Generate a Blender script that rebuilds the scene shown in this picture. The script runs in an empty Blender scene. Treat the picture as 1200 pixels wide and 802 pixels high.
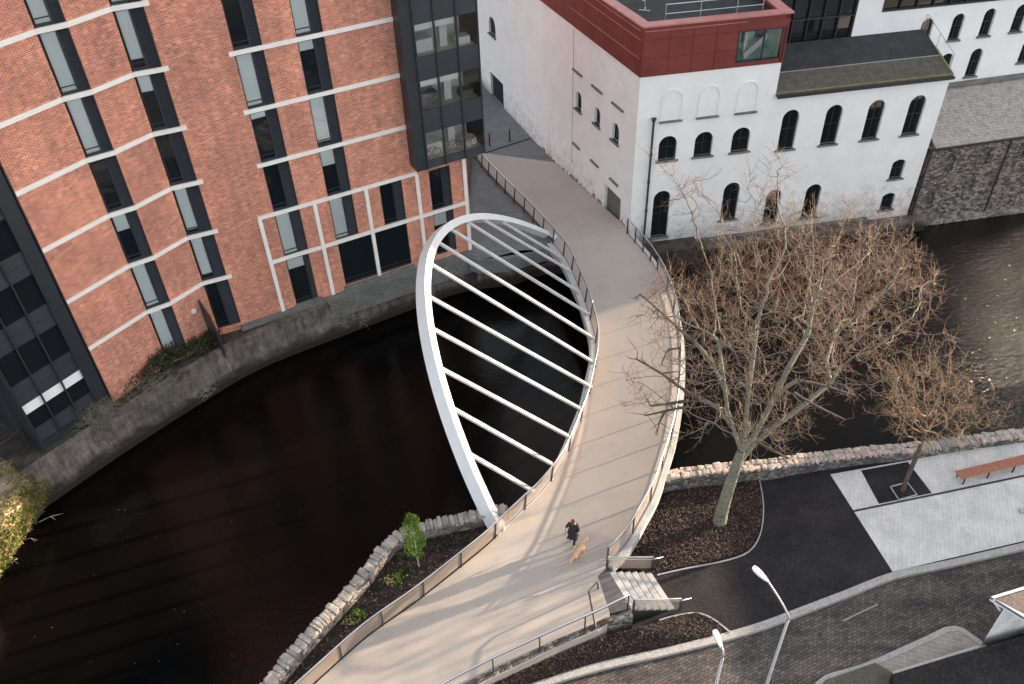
import bpy, bmesh, math, random
import numpy as np
from mathutils import Vector, Matrix, kdtree
R = math.radians
rnd = random.Random(7)
S = bpy.context.scene
col = S.collection

# ------------------------------------------------------------------ camera
CH = 30.0; CF = 1001.7; CP = 0.71365; CR = 0.039506      # height, focal length (px of a 1200 px wide frame), pitch, roll
_f = Vector((0, math.cos(CP), -math.sin(CP))); _r = Vector((1, 0, 0)); _d = _f.cross(_r)
cX = math.cos(CR)*_r + math.sin(CR)*_d; cD = -math.sin(CR)*_r + math.cos(CR)*_d; cFw = _f
cam = bpy.data.objects.new('camera', bpy.data.cameras.new('camera')); col.objects.link(cam)
cam.matrix_world = Matrix(((cX.x, -cD.x, -cFw.x, 0), (cX.y, -cD.y, -cFw.y, 0), (cX.z, -cD.z, -cFw.z, CH), (0, 0, 0, 1)))
cam.data.sensor_width = 36; cam.data.lens = 36*CF/1200; cam.data.clip_end = 3000; cam.data.clip_start = .5
S.camera = cam
# ------------------------------------------------------------------ light
SUN_EL, SUN_AZ = 11.5, 22.0                               # azimuth counted from +X towards +Y
W = bpy.data.worlds.new("World"); S.world = W; W.use_nodes = True
nt = W.node_tree; bg = nt.nodes['Background']
sky = nt.nodes.new('ShaderNodeTexSky'); sky.sky_type = 'NISHITA'; sky.sun_disc = False
sky.sun_elevation = R(SUN_EL); sky.sun_rotation = R(90-SUN_AZ); sky.dust_density = 2.5; sky.ozone_density = .6; sky.air_density = 1.0
hs = nt.nodes.new('ShaderNodeHueSaturation'); hs.inputs['Saturation'].default_value = .42
nt.links.new(sky.outputs[0], hs.inputs['Color'])
# high broken cloud, evenly bright all round, over the clear-sky model
cn = nt.nodes.new('ShaderNodeTexNoise'); cn.inputs['Scale'].default_value = 2.2; cn.inputs['Detail'].default_value = 5
cr = nt.nodes.new('ShaderNodeMapRange'); cr.inputs[1].default_value = .3; cr.inputs[2].default_value = .7; cr.inputs[3].default_value = .5; cr.inputs[4].default_value = .85
cx = nt.nodes.new('ShaderNodeMix'); cx.data_type = 'RGBA'; 
sz = nt.nodes.new('ShaderNodeSeparateXYZ'); hz = nt.nodes.new('ShaderNodeMapRange'); hz.inputs[1].default_value = 0; hz.inputs[2].default_value = .75; hz.interpolation_type = 'SMOOTHSTEP'
hm_ = nt.nodes.new('ShaderNodeMix'); hm_.data_type = 'RGBA'; hm_.inputs[6].default_value = (4.0,4.2,4.45,1); hm_.inputs[7].default_value = (1.9,2.05,2.25,1)   # hazier and brighter towards the horizon, all round
tc = nt.nodes.new('ShaderNodeTexCoord'); nt.links.new(tc.outputs['Generated'], sz.inputs[0]); nt.links.new(sz.outputs['Z'], hz.inputs[0]); nt.links.new(hz.outputs[0], hm_.inputs[0]); nt.links.new(hm_.outputs[2], cx.inputs[7]); nt.links.new(tc.outputs['Generated'], cn.inputs['Vector']); nt.links.new(cn.outputs['Fac'], cr.inputs[0]); nt.links.new(cr.outputs[0], cx.inputs[0])
nt.links.new(hs.outputs[0], cx.inputs[6]); nt.links.new(cx.outputs[2], bg.inputs[0]); bg.inputs[1].default_value = .15
sl = bpy.data.lights.new('sun', 'SUN'); sl.energy = 5.0; sl.angle = R(.6); sl.color = (1, .79, .58)
so = bpy.data.objects.new('sun', sl); col.objects.link(so)
sv = Vector((math.cos(R(SUN_EL))*math.cos(R(SUN_AZ)), math.cos(R(SUN_EL))*math.sin(R(SUN_AZ)), math.sin(R(SUN_EL))))
so.rotation_euler = sv.to_track_quat('Z', 'Y').to_euler(); so.location = sv*60
S.view_settings.view_transform = 'Standard'; S.view_settings.look = 'None'; S.view_settings.exposure = 1.68; S.view_settings.gamma = 1
S.render.engine = 'CYCLES'; S.render.resolution_x = 1024; S.render.resolution_y = 684
S.cycles.max_bounces = 6; S.cycles.transparent_max_bounces = 12

# ------------------------------------------------------------------ survey helpers: where a sight line meets a level or a wall
def ray(x, y): return cX*(x-600) + cD*(y-401) + cFw*CF
def at(x, y, z=0.):
    d = ray(x, y); t = (z-CH)/d.z; return Vector((d.x*t, d.y*t, z))
def zg(y): return -min(1, max(0, (y-44)/12))*1.0          # the path north of the river falls away gently
def atn(x, y):
    z = 0
    for _ in range(8): z = zg(at(x, y, z).y)
    return at(x, y, z)
def L(pts, z=0.): return [at(a, b, z) for a, b in pts]

# ------------------------------------------------------------------ mesh builder
class MB:
    def __init__(s): s.v = []; s.f = []; s.m = []
    def face(s, pts, m=0):
        i = len(s.v); s.v += [tuple(p) for p in pts]; s.f.append(tuple(range(i, i+len(pts)))); s.m.append(m)
    def hexa(s, p, m=0):       # p: 4 bottom, 4 top
        i = len(s.v); s.v += [tuple(q) for q in p]
        for a in ((3,2,1,0),(4,5,6,7),(0,1,5,4),(1,2,6,5),(2,3,7,6),(3,0,4,7)): s.f.append(tuple(i+k for k in a)); s.m.append(m)
    def box(s, x0, x1, y0, y1, z0, z1, m=0):
        s.hexa([(x0,y0,z0),(x1,y0,z0),(x1,y1,z0),(x0,y1,z0),(x0,y0,z1),(x1,y0,z1),(x1,y1,z1),(x0,y1,z1)], m)
    def beam(s, a, b, w, h, up=Vector((0,0,1)), m=0, w2=None, h2=None):
        a = Vector(a); b = Vector(b); d = (b-a).normalized(); sd = d.cross(up)
        if sd.length < 1e-4: sd = d.cross(Vector((1,0,0)))
        sd.normalize(); u = sd.cross(d); w2 = w2 or w; h2 = h2 or h
        q = []
        for p, ww, hh in ((a, w, h), (b, w2, h2)):
            q.append([p - sd*ww/2 - u*hh/2, p + sd*ww/2 - u*hh/2, p + sd*ww/2 + u*hh/2, p - sd*ww/2 + u*hh/2])
        s.hexa([q[0][0], q[0][1], q[1][1], q[1][0], q[0][3], q[0][2], q[1][2], q[1][3]], m)
    def tube(s, pts, r, n=8, m=0, cap=True):
        pts = [Vector(p) for p in pts]; rs = r if isinstance(r, (list, tuple)) else [r]*len(pts)
        i0 = len(s.v); prev = None
        for k, p in enumerate(pts):
            d = (pts[min(k+1, len(pts)-1)] - pts[max(k-1, 0)]).normalized()
            if prev is None: a = d.cross(Vector((0,0,1))); a = a if a.length > .05 else d.cross(Vector((1,0,0)))
            else: a = prev - d*prev.dot(d)
            a.normalize(); prev = a; b = d.cross(a)
            for j in range(n):
                t = 2*math.pi*j/n; s.v.append(tuple(p + (a*math.cos(t)+b*math.sin(t))*rs[k]))
        for k in range(len(pts)-1):
            for j in range(n):
                s.f.append((i0+k*n+j, i0+k*n+(j+1)%n, i0+(k+1)*n+(j+1)%n, i0+(k+1)*n+j)); s.m.append(m)
        if cap:
            s.f.append(tuple(i0+j for j in range(n))[::-1]); s.m.append(m)
            s.f.append(tuple(i0+(len(pts)-1)*n+j for j in range(n))); s.m.append(m)
    def prism(s, poly, z0, z1, m=0, ms=None):
        P = [Vector((p[0], p[1])) for p in poly]
        ar = sum(P[i].x*P[(i+1)%len(P)].y-P[(i+1)%len(P)].x*P[i].y for i in range(len(P)))
        if ar < 0: P = P[::-1]
        s.face([(p.x, p.y, z1) for p in P], m); s.face([(p.x, p.y, z0) for p in P[::-1]], m)
        for i in range(len(P)):
            a, b = P[i], P[(i+1) % len(P)]; s.face([(a.x,a.y,z0),(b.x,b.y,z0),(b.x,b.y,z1),(a.x,a.y,z1)], ms if ms is not None else m)
    def mesh(s, name, mats, off=Vector((0,0,0)), smooth=False):
        me = bpy.data.meshes.new(name); me.from_pydata([(a-off.x, b-off.y, c-off.z) for a, b, c in s.v], [], s.f)
        for m in (mats if isinstance(mats, (list, tuple)) else [mats]): me.materials.append(m)
        for p, mi in zip(me.polygons, s.m): p.material_index = mi; p.use_smooth = smooth
        # metre-true UVs: along the wall and up it, or plan x and y
        uv = me.uv_layers.new(name='UVMap').data
        for p in me.polygons:
            n = p.normal
            if abs(n.z) > .75: tx, ty = Vector((1,0,0)), Vector((0,1,0))
            else:
                tx = Vector((-n.y, n.x, 0)).normalized(); ty = n.cross(tx)
            for li in p.loop_indices:
                c = me.vertices[me.loops[li].vertex_index].co + off; uv[li].uv = (c.dot(tx), c.dot(ty))
        return me
    def build(s, name, mats, parent=None, smooth=False, label=None, cat=None, group=None, kind=None, origin=None):
        off = root_loc(parent) if parent else (Vector(origin) if origin else Vector((0,0,0)))
        o = bpy.data.objects.new(name, s.mesh(name, mats, off, smooth)); col.objects.link(o)
        if parent: o.parent = parent
        else: o.location = off
        tag(o, label, cat, group, kind); return o
def root_loc(o):
    while o.parent: o = o.parent
    return o.location
def tag(o, label=None, cat=None, group=None, kind=None):
    for k, v in (('label', label), ('category', cat), ('group', group), ('kind', kind)):
        if v: o[k] = v
    return o
def thing(name, label, cat, loc=(0,0,0), group=None):
    o = bpy.data.objects.new(name, None); o.location = loc; o.empty_display_size = .3; col.objects.link(o); return tag(o, label, cat, group)
def inst(me, name, parent, mat=None, loc=None):
    "a copy of a shared mesh as a part"
    o = bpy.data.objects.new(name, me); col.objects.link(o); o.parent = parent
    if mat is not None: o.matrix_local = Matrix.Translation(-root_loc(parent)) @ mat
    return o
def spline(pts, step=.4, closed=False):
    pts = [Vector(p) for p in pts]; out = []
    for i in range(len(pts)-1):
        p0 = pts[max(i-1,0)]; p1 = pts[i]; p2 = pts[i+1]; p3 = pts[min(i+2,len(pts)-1)]
        n = max(1, int((p2-p1).length/step))
        for k in range(n):
            t = k/n; out.append(.5*((2*p1)+(-p0+p2)*t+(2*p0-5*p1+4*p2-p3)*t*t+(-p0+3*p1-3*p2+p3)*t**3))
    return out+[pts[-1]]
def resample(pts, n):
    d = [0]
    for a, b in zip(pts, pts[1:]): d.append(d[-1]+(b-a).length)
    out = []; j = 0
    for k in range(n):
        t = d[-1]*k/(n-1)
        while j < len(d)-2 and d[j+1] < t: j += 1
        q = (t-d[j])/max(1e-9, d[j+1]-d[j]); out.append(pts[j].lerp(pts[j+1], min(1, q)))
    return out
def plen(pts): return sum((b-a).length for a, b in zip(pts, pts[1:]))
def offset(pts, w):
    "shift a plan polyline to its right-hand side by w"
    out = []
    for i, p in enumerate(pts):
        d = (pts[min(i+1,len(pts)-1)]-pts[max(i-1,0)]); d.z = 0; d.normalize(); out.append(p+Vector((d.y, -d.x, 0))*w)
    return out
def strip(mb, A, B, m=0):
    for i in range(len(A)-1): mb.face([A[i], A[i+1], B[i+1], B[i]], m)
def slab(mb, A, B, th, m=0):
    dn = Vector((0,0,-th))
    for i in range(len(A)-1): mb.hexa([A[i]+dn, A[i+1]+dn, B[i+1]+dn, B[i]+dn, A[i], A[i+1], B[i+1], B[i]], m)
def curb(mb, pts, w, z0, z1, m=0):
    "continuous kerb or wall along a plan line, w to its right"
    B = offset(pts, w)
    def q(p, z): return (p.x, p.y, z)
    for i in range(len(pts)-1):
        a, b, c, d = pts[i], pts[i+1], B[i+1], B[i]
        za = z1[i] if isinstance(z1, list) else z1; zb = z1[i+1] if isinstance(z1, list) else z1
        mb.face([q(a,za), q(d,za), q(c,zb), q(b,zb)][::-1], m); mb.face([q(a,z0), q(b,z0), q(b,zb), q(a,za)][::-1], m); mb.face([q(d,z0), q(c,z0), q(c,zb), q(d,za)], m)
    mb.face([q(pts[0],z0), q(B[0],z0), q(B[0],z1[0] if isinstance(z1,list) else z1), q(pts[0],z1[0] if isinstance(z1,list) else z1)], m)
    mb.face([q(pts[-1],z0), q(B[-1],z0), q(B[-1],z1[-1] if isinstance(z1,list) else z1), q(pts[-1],z1[-1] if isinstance(z1,list) else z1)], m)

class Fr:
    "a wall plane: u along it, z up, w out of it"
    def __init__(s, o, ang=None, to=None, w=0):
        o = Vector((o[0], o[1], 0))
        s.U = (Vector((to[0], to[1], 0))-o).normalized() if to is not None else Vector((math.cos(R(ang)), math.sin(R(ang)), 0))
        s.N = Vector((s.U.y, -s.U.x, 0)); s.o = o+s.N*w
    def p(s, u, z, w=0): return s.o + s.U*u + s.N*w + Vector((0,0,z))
    def box(s, mb, u0, u1, z0, z1, w0, w1, m=0):
        mb.hexa([s.p(u0,z0,w1), s.p(u1,z0,w1), s.p(u1,z0,w0), s.p(u0,z0,w0), s.p(u0,z1,w1), s.p(u1,z1,w1), s.p(u1,z1,w0), s.p(u0,z1,w0)], m)
    def hit(s, x, y):
        d = ray(x, y); o = Vector((0,0,CH)); t = (s.o-o).dot(s.N)/d.dot(s.N); q = o+d*t
        return (q-s.o).dot(s.U), q.z
def outline(o, n=8):
    ua, ub, za, zb = o[:4]; rise = o[4] if len(o) > 4 else 0
    if not rise: return [(ua,za),(ub,za),(ub,zb),(ua,zb)]
    h = (ub-ua)/2; c = (ua+ub)/2; r = (h*h+rise*rise)/(2*rise); zc = zb-r; a0 = math.asin(min(1, h/r))
    if rise > h*.99: a0 = math.pi/2
    arc = [(c+r*math.sin(a0-2*a0*k/n), zc+r*math.cos(a0-2*a0*k/n)) for k in range(n+1)]
    return [(ua,za),(ub,za)]+arc
def wall(mb, F, u0, u1, z0, z1, ops, reveal=.25, m=0, mr=None):
    us = sorted({u0, u1, *[x for o in ops for x in o[:2] if u0 < x < u1]}); zs = sorted({z0, z1, *[x for o in ops for x in o[2:4] if z0 < x < z1]})
    for a, b in zip(us, us[1:]):
        run = None
        for c, d in zip(zs, zs[1:]):
            cu, cz = (a+b)/2, (c+d)/2
            if any(o[0] < cu < o[1] and o[2] < cz < o[3] for o in ops): continue
            mb.face([F.p(a,c), F.p(b,c), F.p(b,d), F.p(a,d)], m)
    for o in ops:
        ol = outline(o)
        if len(o) > 4 and o[4]:
            arc = ol[2:]; h = len(arc)//2
            for k in range(h): mb.face([F.p(o[1],o[3]), F.p(*arc[k+1]), F.p(*arc[k])][::-1], m)
            for k in range(h, len(arc)-1): mb.face([F.p(o[0],o[3]), F.p(*arc[k+1]), F.p(*arc[k])][::-1], m)
        for k in range(len(ol)):
            p, q = ol[k], ol[(k+1)%len(ol)]; mb.face([F.p(*p), F.p(*q), F.p(*q,-reveal), F.p(*p,-reveal)], mr if mr is not None else m)

# ------------------------------------------------------------------ materials
def mat(name, base=(.5,.5,.5), rough=.7, metal=0, spec=.5, alpha=None):
    m = bpy.data.materials.new(name); m.use_nodes = True; b = m.node_tree.nodes['Principled BSDF']
    b.inputs['Base Color'].default_value = (*base, 1); b.inputs['Roughness'].default_value = rough; b.inputs['Metallic'].default_value = metal
    b.inputs['Specular IOR Level'].default_value = spec; return m
class NG:
    def __init__(s, m): s.t = m.node_tree; s.b = s.t.nodes['Principled BSDF']; s.m = m
    def n(s, typ, **k):
        o = s.t.nodes.new(typ)
        for a, v in k.items():
            if a.startswith('i_'): o.inputs[a[2:].replace('_', ' ')].default_value = v
            else: setattr(o, a, v)
        return o
    def l(s, a, b): s.t.links.new(a, b)
    def pos(s): return s.n('ShaderNodeNewGeometry').outputs['Position']
    def uv(s): return s.n('ShaderNodeUVMap').outputs[0]
    def noise(s, scale, detail=4, vec=None, rough=.6):
        o = s.n('ShaderNodeTexNoise'); o.inputs['Scale'].default_value = scale; o.inputs['Detail'].default_value = detail; o.inputs['Roughness'].default_value = rough
        s.l(vec or s.pos(), o.inputs['Vector']); return o.outputs['Fac']
    def ramp(s, fac, stops):
        o = s.n('ShaderNodeValToRGB'); e = o.color_ramp.elements
        while len(e) < len(stops): e.new(.5)
        for k, (p, c) in enumerate(stops): e[k].position = p; e[k].color = (*c, 1) if len(c) == 3 else c
        s.l(fac, o.inputs[0]); return o.outputs[0]
    def mix(s, fac, a, b, mode='MIX'):
        o = s.n('ShaderNodeMix', data_type='RGBA', blend_type=mode)
        for sock, v in ((o.inputs[0], fac), (o.inputs[6], a), (o.inputs[7], b)):
            if isinstance(v, (int, float)): sock.default_value = v
            elif isinstance(v, tuple): sock.default_value = (*v, 1) if len(v) == 3 else v
            else: s.l(v, sock)
        return o.outputs[2]
    def bump(s, h, dist=.02, strength=.6, normal=None):
        o = s.n('ShaderNodeBump'); o.inputs['Distance'].default_value = dist; o.inputs['Strength'].default_value = strength
        s.l(h, o.inputs['Height'])
        if normal: s.l(normal, o.inputs['Normal'])
        s.l(o.outputs[0], s.b.inputs['Normal']); return o.outputs[0]
    def col(s, c): s.l(c, s.b.inputs['Base Color'])
def noisy(name, c1, c2, scale=3, rough=.8, bump=0, bscale=20, c3=None, fine=None, metal=0, spec=.5):
    m = mat(name, c1, rough, metal, spec); g = NG(m); f = g.noise(scale, 6)
    c = g.ramp(f, [(.3, c1), (.7, c2)] if c3 is None else [(.28, c1), (.5, c2), (.72, c3)])
    if fine:
        f2 = g.noise(fine, 2, rough=.8); c = g.mix(.75, c, g.ramp(f2, [(.3, (.45,.45,.45)), (.7, (1.45,1.45,1.45))]), 'MULTIPLY')
    g.col(c)
    if bump: g.bump(g.noise(bscale, 5, rough=.7), bump, .8)
    return m

def brick_mat():
    m = mat('red_brick', rough=.85, spec=.25); g = NG(m); uv = g.uv()
    b = g.n('ShaderNodeTexBrick'); g.l(uv, b.inputs['Vector']); b.offset = .5
    b.inputs['Scale'].default_value = 1; b.inputs['Brick Width'].default_value = .225; b.inputs['Row Height'].default_value = .075; b.inputs['Mortar Size'].default_value = .007
    b.inputs['Bias'].default_value = -.1
    b.inputs['Color1'].default_value = (.64,.215,.125,1); b.inputs['Color2'].default_value = (.49,.15,.09,1); b.inputs['Mortar'].default_value = (.72,.62,.53,1)
    # per-brick tints
    w = g.n('ShaderNodeTexWhiteNoise', noise_dimensions='2D'); mp = g.n('ShaderNodeVectorMath', operation='DIVIDE'); mp.inputs[1].default_value = (.225,.075,1)
    fl = g.n('ShaderNodeVectorMath', operation='FLOOR'); g.l(uv, mp.inputs[0]); g.l(mp.outputs[0], fl.inputs[0]); g.l(fl.outputs[0], w.inputs['Vector'])
    c = g.mix(.42, b.outputs['Color'], g.ramp(w.outputs['Value'], [(0,(.62,.6,.58)),(.5,(1.02,1,.98)),(.85,(1.25,1.2,1.15)),(1,(1.7,1.8,1.75))]), 'MULTIPLY')
    n1 = g.noise(.35, 5); c = g.mix(1, c, g.ramp(n1, [(.3,(.78,.78,.80)),(.6,(1.05,1.03,1)),(.75,(1.25,1.2,1.1))]), 'MULTIPLY')
    n2 = g.noise(1.6, 8, rough=.75); dark = g.ramp(n2, [(.54,(0,0,0)),(.74,(1,1,1))]); c = g.mix(dark, c, g.mix(.5, c, (.06,.04,.035)))
    mp3 = g.n('ShaderNodeMapping'); mp3.inputs['Scale'].default_value = (3,3,.25); g.l(g.pos(), mp3.inputs[0])
    c = g.mix(.7, c, g.ramp(g.noise(1, 6, vec=mp3.outputs[0], rough=.7), [(.34,(.80,.79,.78)),(.55,(1.05,1.04,1.04)),(.72,(1.2,1.2,1.2))]), 'MULTIPLY')
    g.col(c); g.bump(b.outputs['Fac'], -.006, .5); return m
def stone_mat(name, scale=3.2, cols=((.16,.14,.13),(.30,.27,.24),(.42,.38,.34)), joint=(.10,.09,.08), stretch=(1,1,1.6), jw=.05):
    m = mat(name, rough=.9, spec=.2); g = NG(m); p = g.pos()
    mp = g.n('ShaderNodeMapping'); mp.inputs['Scale'].default_value = stretch; g.l(p, mp.inputs[0])
    ds = g.n('ShaderNodeTexNoise'); ds.inputs['Scale'].default_value = 4; g.l(p, ds.inputs[0])
    ad = g.n('ShaderNodeVectorMath', operation='MULTIPLY_ADD'); g.l(ds.outputs['Color'], ad.inputs[0]); ad.inputs[1].default_value = (.12,.12,.12); g.l(mp.outputs[0], ad.inputs[2])
    v = g.n('ShaderNodeTexVoronoi'); v.inputs['Scale'].default_value = scale; g.l(ad.outputs[0], v.inputs['Vector'])
    e = g.n('ShaderNodeTexVoronoi', feature='DISTANCE_TO_EDGE'); e.inputs['Scale'].default_value = scale; g.l(ad.outputs[0], e.inputs['Vector'])
    sep = g.n('ShaderNodeSeparateColor'); g.l(v.outputs['Color'], sep.inputs[0])
    c = g.ramp(sep.outputs[0], [(.1,cols[0]),(.5,cols[1]),(.9,cols[2])])
    c = g.mix(.7, c, g.ramp(g.noise(9, 5), [(.3,(.6,.6,.6)),(.7,(1.3,1.3,1.3))]), 'MULTIPLY')
    j = g.ramp(e.outputs['Distance'], [(0,(0,0,0)),(jw,(1,1,1))]); c = g.mix(j, joint, c); g.col(c)
    mm = g.n('ShaderNodeMath', operation='MINIMUM'); g.l(e.outputs['Distance'], mm.inputs[0]); mm.inputs[1].default_value = .18
    g.bump(mm.outputs[0], .25, .8); return m
def render_mat(name, base=(.86,.86,.85), dirt=(.30,.28,.25), amount=.65):
    "painted render with rain streaks and blotches"
    m = mat(name, rough=.85, spec=.25); g = NG(m); p = g.pos()
    n = g.noise(.8, 8, rough=.65); c = g.ramp(n, [(.3, tuple(x*.90 for x in base)), (.65, base)])
    mp = g.n('ShaderNodeMapping'); mp.inputs['Scale'].default_value = (2.2,2.2,.22); g.l(p, mp.inputs[0])
    st = g.noise(1.5, 6, vec=mp.outputs[0], rough=.7); c = g.mix(g.ramp(st, [(amount-.03,(0,0,0)),(amount+.22,(.55,.55,.55))]), c, dirt)
    # grime near the ground line: damp, splashes and peeled paint
    sx = g.n('ShaderNodeSeparateXYZ'); g.l(p, sx.inputs[0])
    mr = g.n('ShaderNodeMapRange'); g.l(sx.outputs['Z'], mr.inputs[0]); mr.inputs[1].default_value = 2.2; mr.inputs[2].default_value = -2.0; mr.inputs[3].default_value = 0; mr.inputs[4].default_value = .30
    ad = g.n('ShaderNodeMath', operation='ADD'); g.l(g.noise(2.2, 8, rough=.75), ad.inputs[0]); g.l(mr.outputs[0], ad.inputs[1])
    c = g.mix(g.ramp(ad.outputs[0], [(.60,(0,0,0)),(.92,(.85,.85,.85))]), c, g.mix(g.noise(6,4), (.33,.31,.28), (.42,.32,.26)))
    g.col(c); g.bump(g.noise(14, 6), .012, .5); return m
def pave_mat(name, c1, c2, bw, rh, mortar, joint=(.2,.19,.18), ang=0, rough=.8):
    m = mat(name, rough=rough, spec=.3); g = NG(m)
    mp = g.n('ShaderNodeMapping'); mp.inputs['Rotation'].default_value = (0,0,R(ang)); g.l(g.pos(), mp.inputs[0])
    b = g.n('ShaderNodeTexBrick'); g.l(mp.outputs[0], b.inputs['Vector']); b.inputs['Scale'].default_value = 1
    b.inputs['Brick Width'].default_value = bw; b.inputs['Row Height'].default_value = rh; b.inputs['Mortar Size'].default_value = mortar
    b.inputs['Color1'].default_value = (*c1,1); b.inputs['Color2'].default_value = (*c2,1); b.inputs['Mortar'].default_value = (*joint,1)
    c = g.mix(.8, b.outputs['Color'], g.ramp(g.noise(1.2, 8, rough=.7), [(.3,(.72,.72,.72)),(.7,(1.15,1.13,1.1))]), 'MULTIPLY')
    c = g.mix(.5, c, g.ramp(g.noise(30, 2), [(.3,(.7,.7,.7)),(.7,(1.25,1.25,1.25))]), 'MULTIPLY'); g.col(c)
    g.bump(b.outputs['Fac'], -.006, .5); return m
def asphalt(name, c, var=.4, tint=(1,1,1), grain=45, tracks=False):
    m = mat(name, rough=.88, spec=.25); g = NG(m)
    a = g.ramp(g.noise(.7, 8, rough=.7), [(.3, tuple(x*(1-var) for x in c)), (.7, tuple(x*(1+var)*t for x, t in zip(c, tint)))])
    a = g.mix(1, a, g.ramp(g.noise(grain, 3, rough=.9), [(.32,(.45,.45,.45)),(.55,(1,1,1)),(.72,(2.3,2.2,2.1))]), 'MULTIPLY')
    if tracks:
        mp = g.n('ShaderNodeMapping'); mp.inputs['Rotation'].default_value = (0,0,R(-12)); mp.inputs['Scale'].default_value = (.25,2.2,1); g.l(g.pos(), mp.inputs[0])
        a = g.mix(.8, a, g.ramp(g.noise(1, 5, vec=mp.outputs[0]), [(.35,(.7,.7,.7)),(.65,(1.4,1.35,1.3))]), 'MULTIPLY')
    g.col(a); g.bump(g.noise(grain, 3, rough=.9), .012, .7); return m
def deck_mat():
    m = mat('resin_path', rough=.85, spec=.25); g = NG(m); c = g.ramp(g.noise(.35, 6), [(.3,(.40,.352,.315)),(.5,(.43,.38,.338)),(.7,(.45,.40,.355))])
    st = g.noise(1.3, 8, rough=.75); c = g.mix(g.ramp(st, [(.55,(0,0,0)),(.75,(.45,.45,.45))]), c, (.26,.225,.195))
    mp = g.n('ShaderNodeMapping'); mp.inputs['Rotation'].default_value = (0,0,R(15)); mp.inputs['Scale'].default_value = (1.2,.15,1); g.l(g.pos(), mp.inputs[0])
    c = g.mix(.3, c, g.ramp(g.noise(1, 5, vec=mp.outputs[0]), [(.35,(.93,.93,.93)),(.65,(1.05,1.05,1.04))]), 'MULTIPLY')
    c = g.mix(.35, c, g.ramp(g.noise(40, 2, rough=.9), [(.3,(.7,.7,.7)),(.7,(1.3,1.3,1.3))]), 'MULTIPLY'); g.col(c); g.bump(g.noise(60,3), .002, .6); return m
def setts_mat():
    m = mat('grey_setts', rough=.9, spec=.25); g = NG(m); mp = g.n('ShaderNodeMapping'); mp.inputs['Rotation'].default_value = (0,0,R(-24)); g.l(g.pos(), mp.inputs[0])
    b = g.n('ShaderNodeTexBrick'); g.l(mp.outputs[0], b.inputs['Vector']); b.inputs['Scale'].default_value = 1; b.inputs['Brick Width'].default_value = .22; b.inputs['Row Height'].default_value = .12; b.inputs['Mortar Size'].default_value = .010
    b.inputs['Color1'].default_value = (.125,.117,.113,1); b.inputs['Color2'].default_value = (.070,.065,.063,1); b.inputs['Mortar'].default_value = (.03,.028,.026,1)
    c = g.mix(.9, b.outputs['Color'], g.ramp(g.noise(.55, 8, rough=.75), [(.3,(.5,.5,.52)),(.5,(1,.98,.96)),(.7,(1.7,1.55,1.45))]), 'MULTIPLY'); c = g.mix(.8, c, g.ramp(g.noise(7, 3, rough=.9), [(.3,(.5,.5,.5)),(.7,(1.6,1.55,1.5))]), 'MULTIPLY')
    mp2 = g.n('ShaderNodeMapping'); mp2.inputs['Rotation'].default_value = (0,0,R(-14)); mp2.inputs['Scale'].default_value = (.12,1.6,1); g.l(g.pos(), mp2.inputs[0])
    c = g.mix(.8, c, g.ramp(g.noise(1, 4, vec=mp2.outputs[0]), [(.38,(.75,.75,.77)),(.62,(1.3,1.25,1.2))]), 'MULTIPLY'); g.col(c); g.bump(b.outputs['Fac'], -.012, .8); return m
def mesh_mat(name, c, cover=.55):
    "fine steel mesh, far too fine to see single wires"
    m = mat(name, c, .45, .3); t = m.node_tree; out = t.nodes['Material Output']; tr = t.nodes.new('ShaderNodeBsdfTransparent'); mx = t.nodes.new('ShaderNodeMixShader')
    mx.inputs[0].default_value = cover; t.links.new(tr.outputs[0], mx.inputs[1]); t.links.new(t.nodes['Principled BSDF'].outputs[0], mx.inputs[2]); t.links.new(mx.outputs[0], out.inputs[0]); return m
def glass_mat(name, tint=(.97,1,.99), refl=.12):
    m = bpy.data.materials.new(name); m.use_nodes = True; t = m.node_tree; t.nodes.remove(t.nodes['Principled BSDF']); out = t.nodes['Material Output']
    tr = t.nodes.new('ShaderNodeBsdfTransparent'); tr.inputs[0].default_value = (*tint,1); gl = t.nodes.new('ShaderNodeBsdfGlossy'); gl.inputs['Roughness'].default_value = .03
    fr = t.nodes.new('ShaderNodeFresnel'); fr.inputs[0].default_value = 1.6; mx = t.nodes.new('ShaderNodeMixShader')
    ad = t.nodes.new('ShaderNodeMath'); ad.operation = 'ADD'; ad.inputs[1].default_value = refl*.4; t.links.new(fr.outputs[0], ad.inputs[0])
    t.links.new(ad.outputs[0], mx.inputs[0]); t.links.new(tr.outputs[0], mx.inputs[1]); t.links.new(gl.outputs[0], mx.inputs[2]); t.links.new(mx.outputs[0], out.inputs[0]); return m
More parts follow.
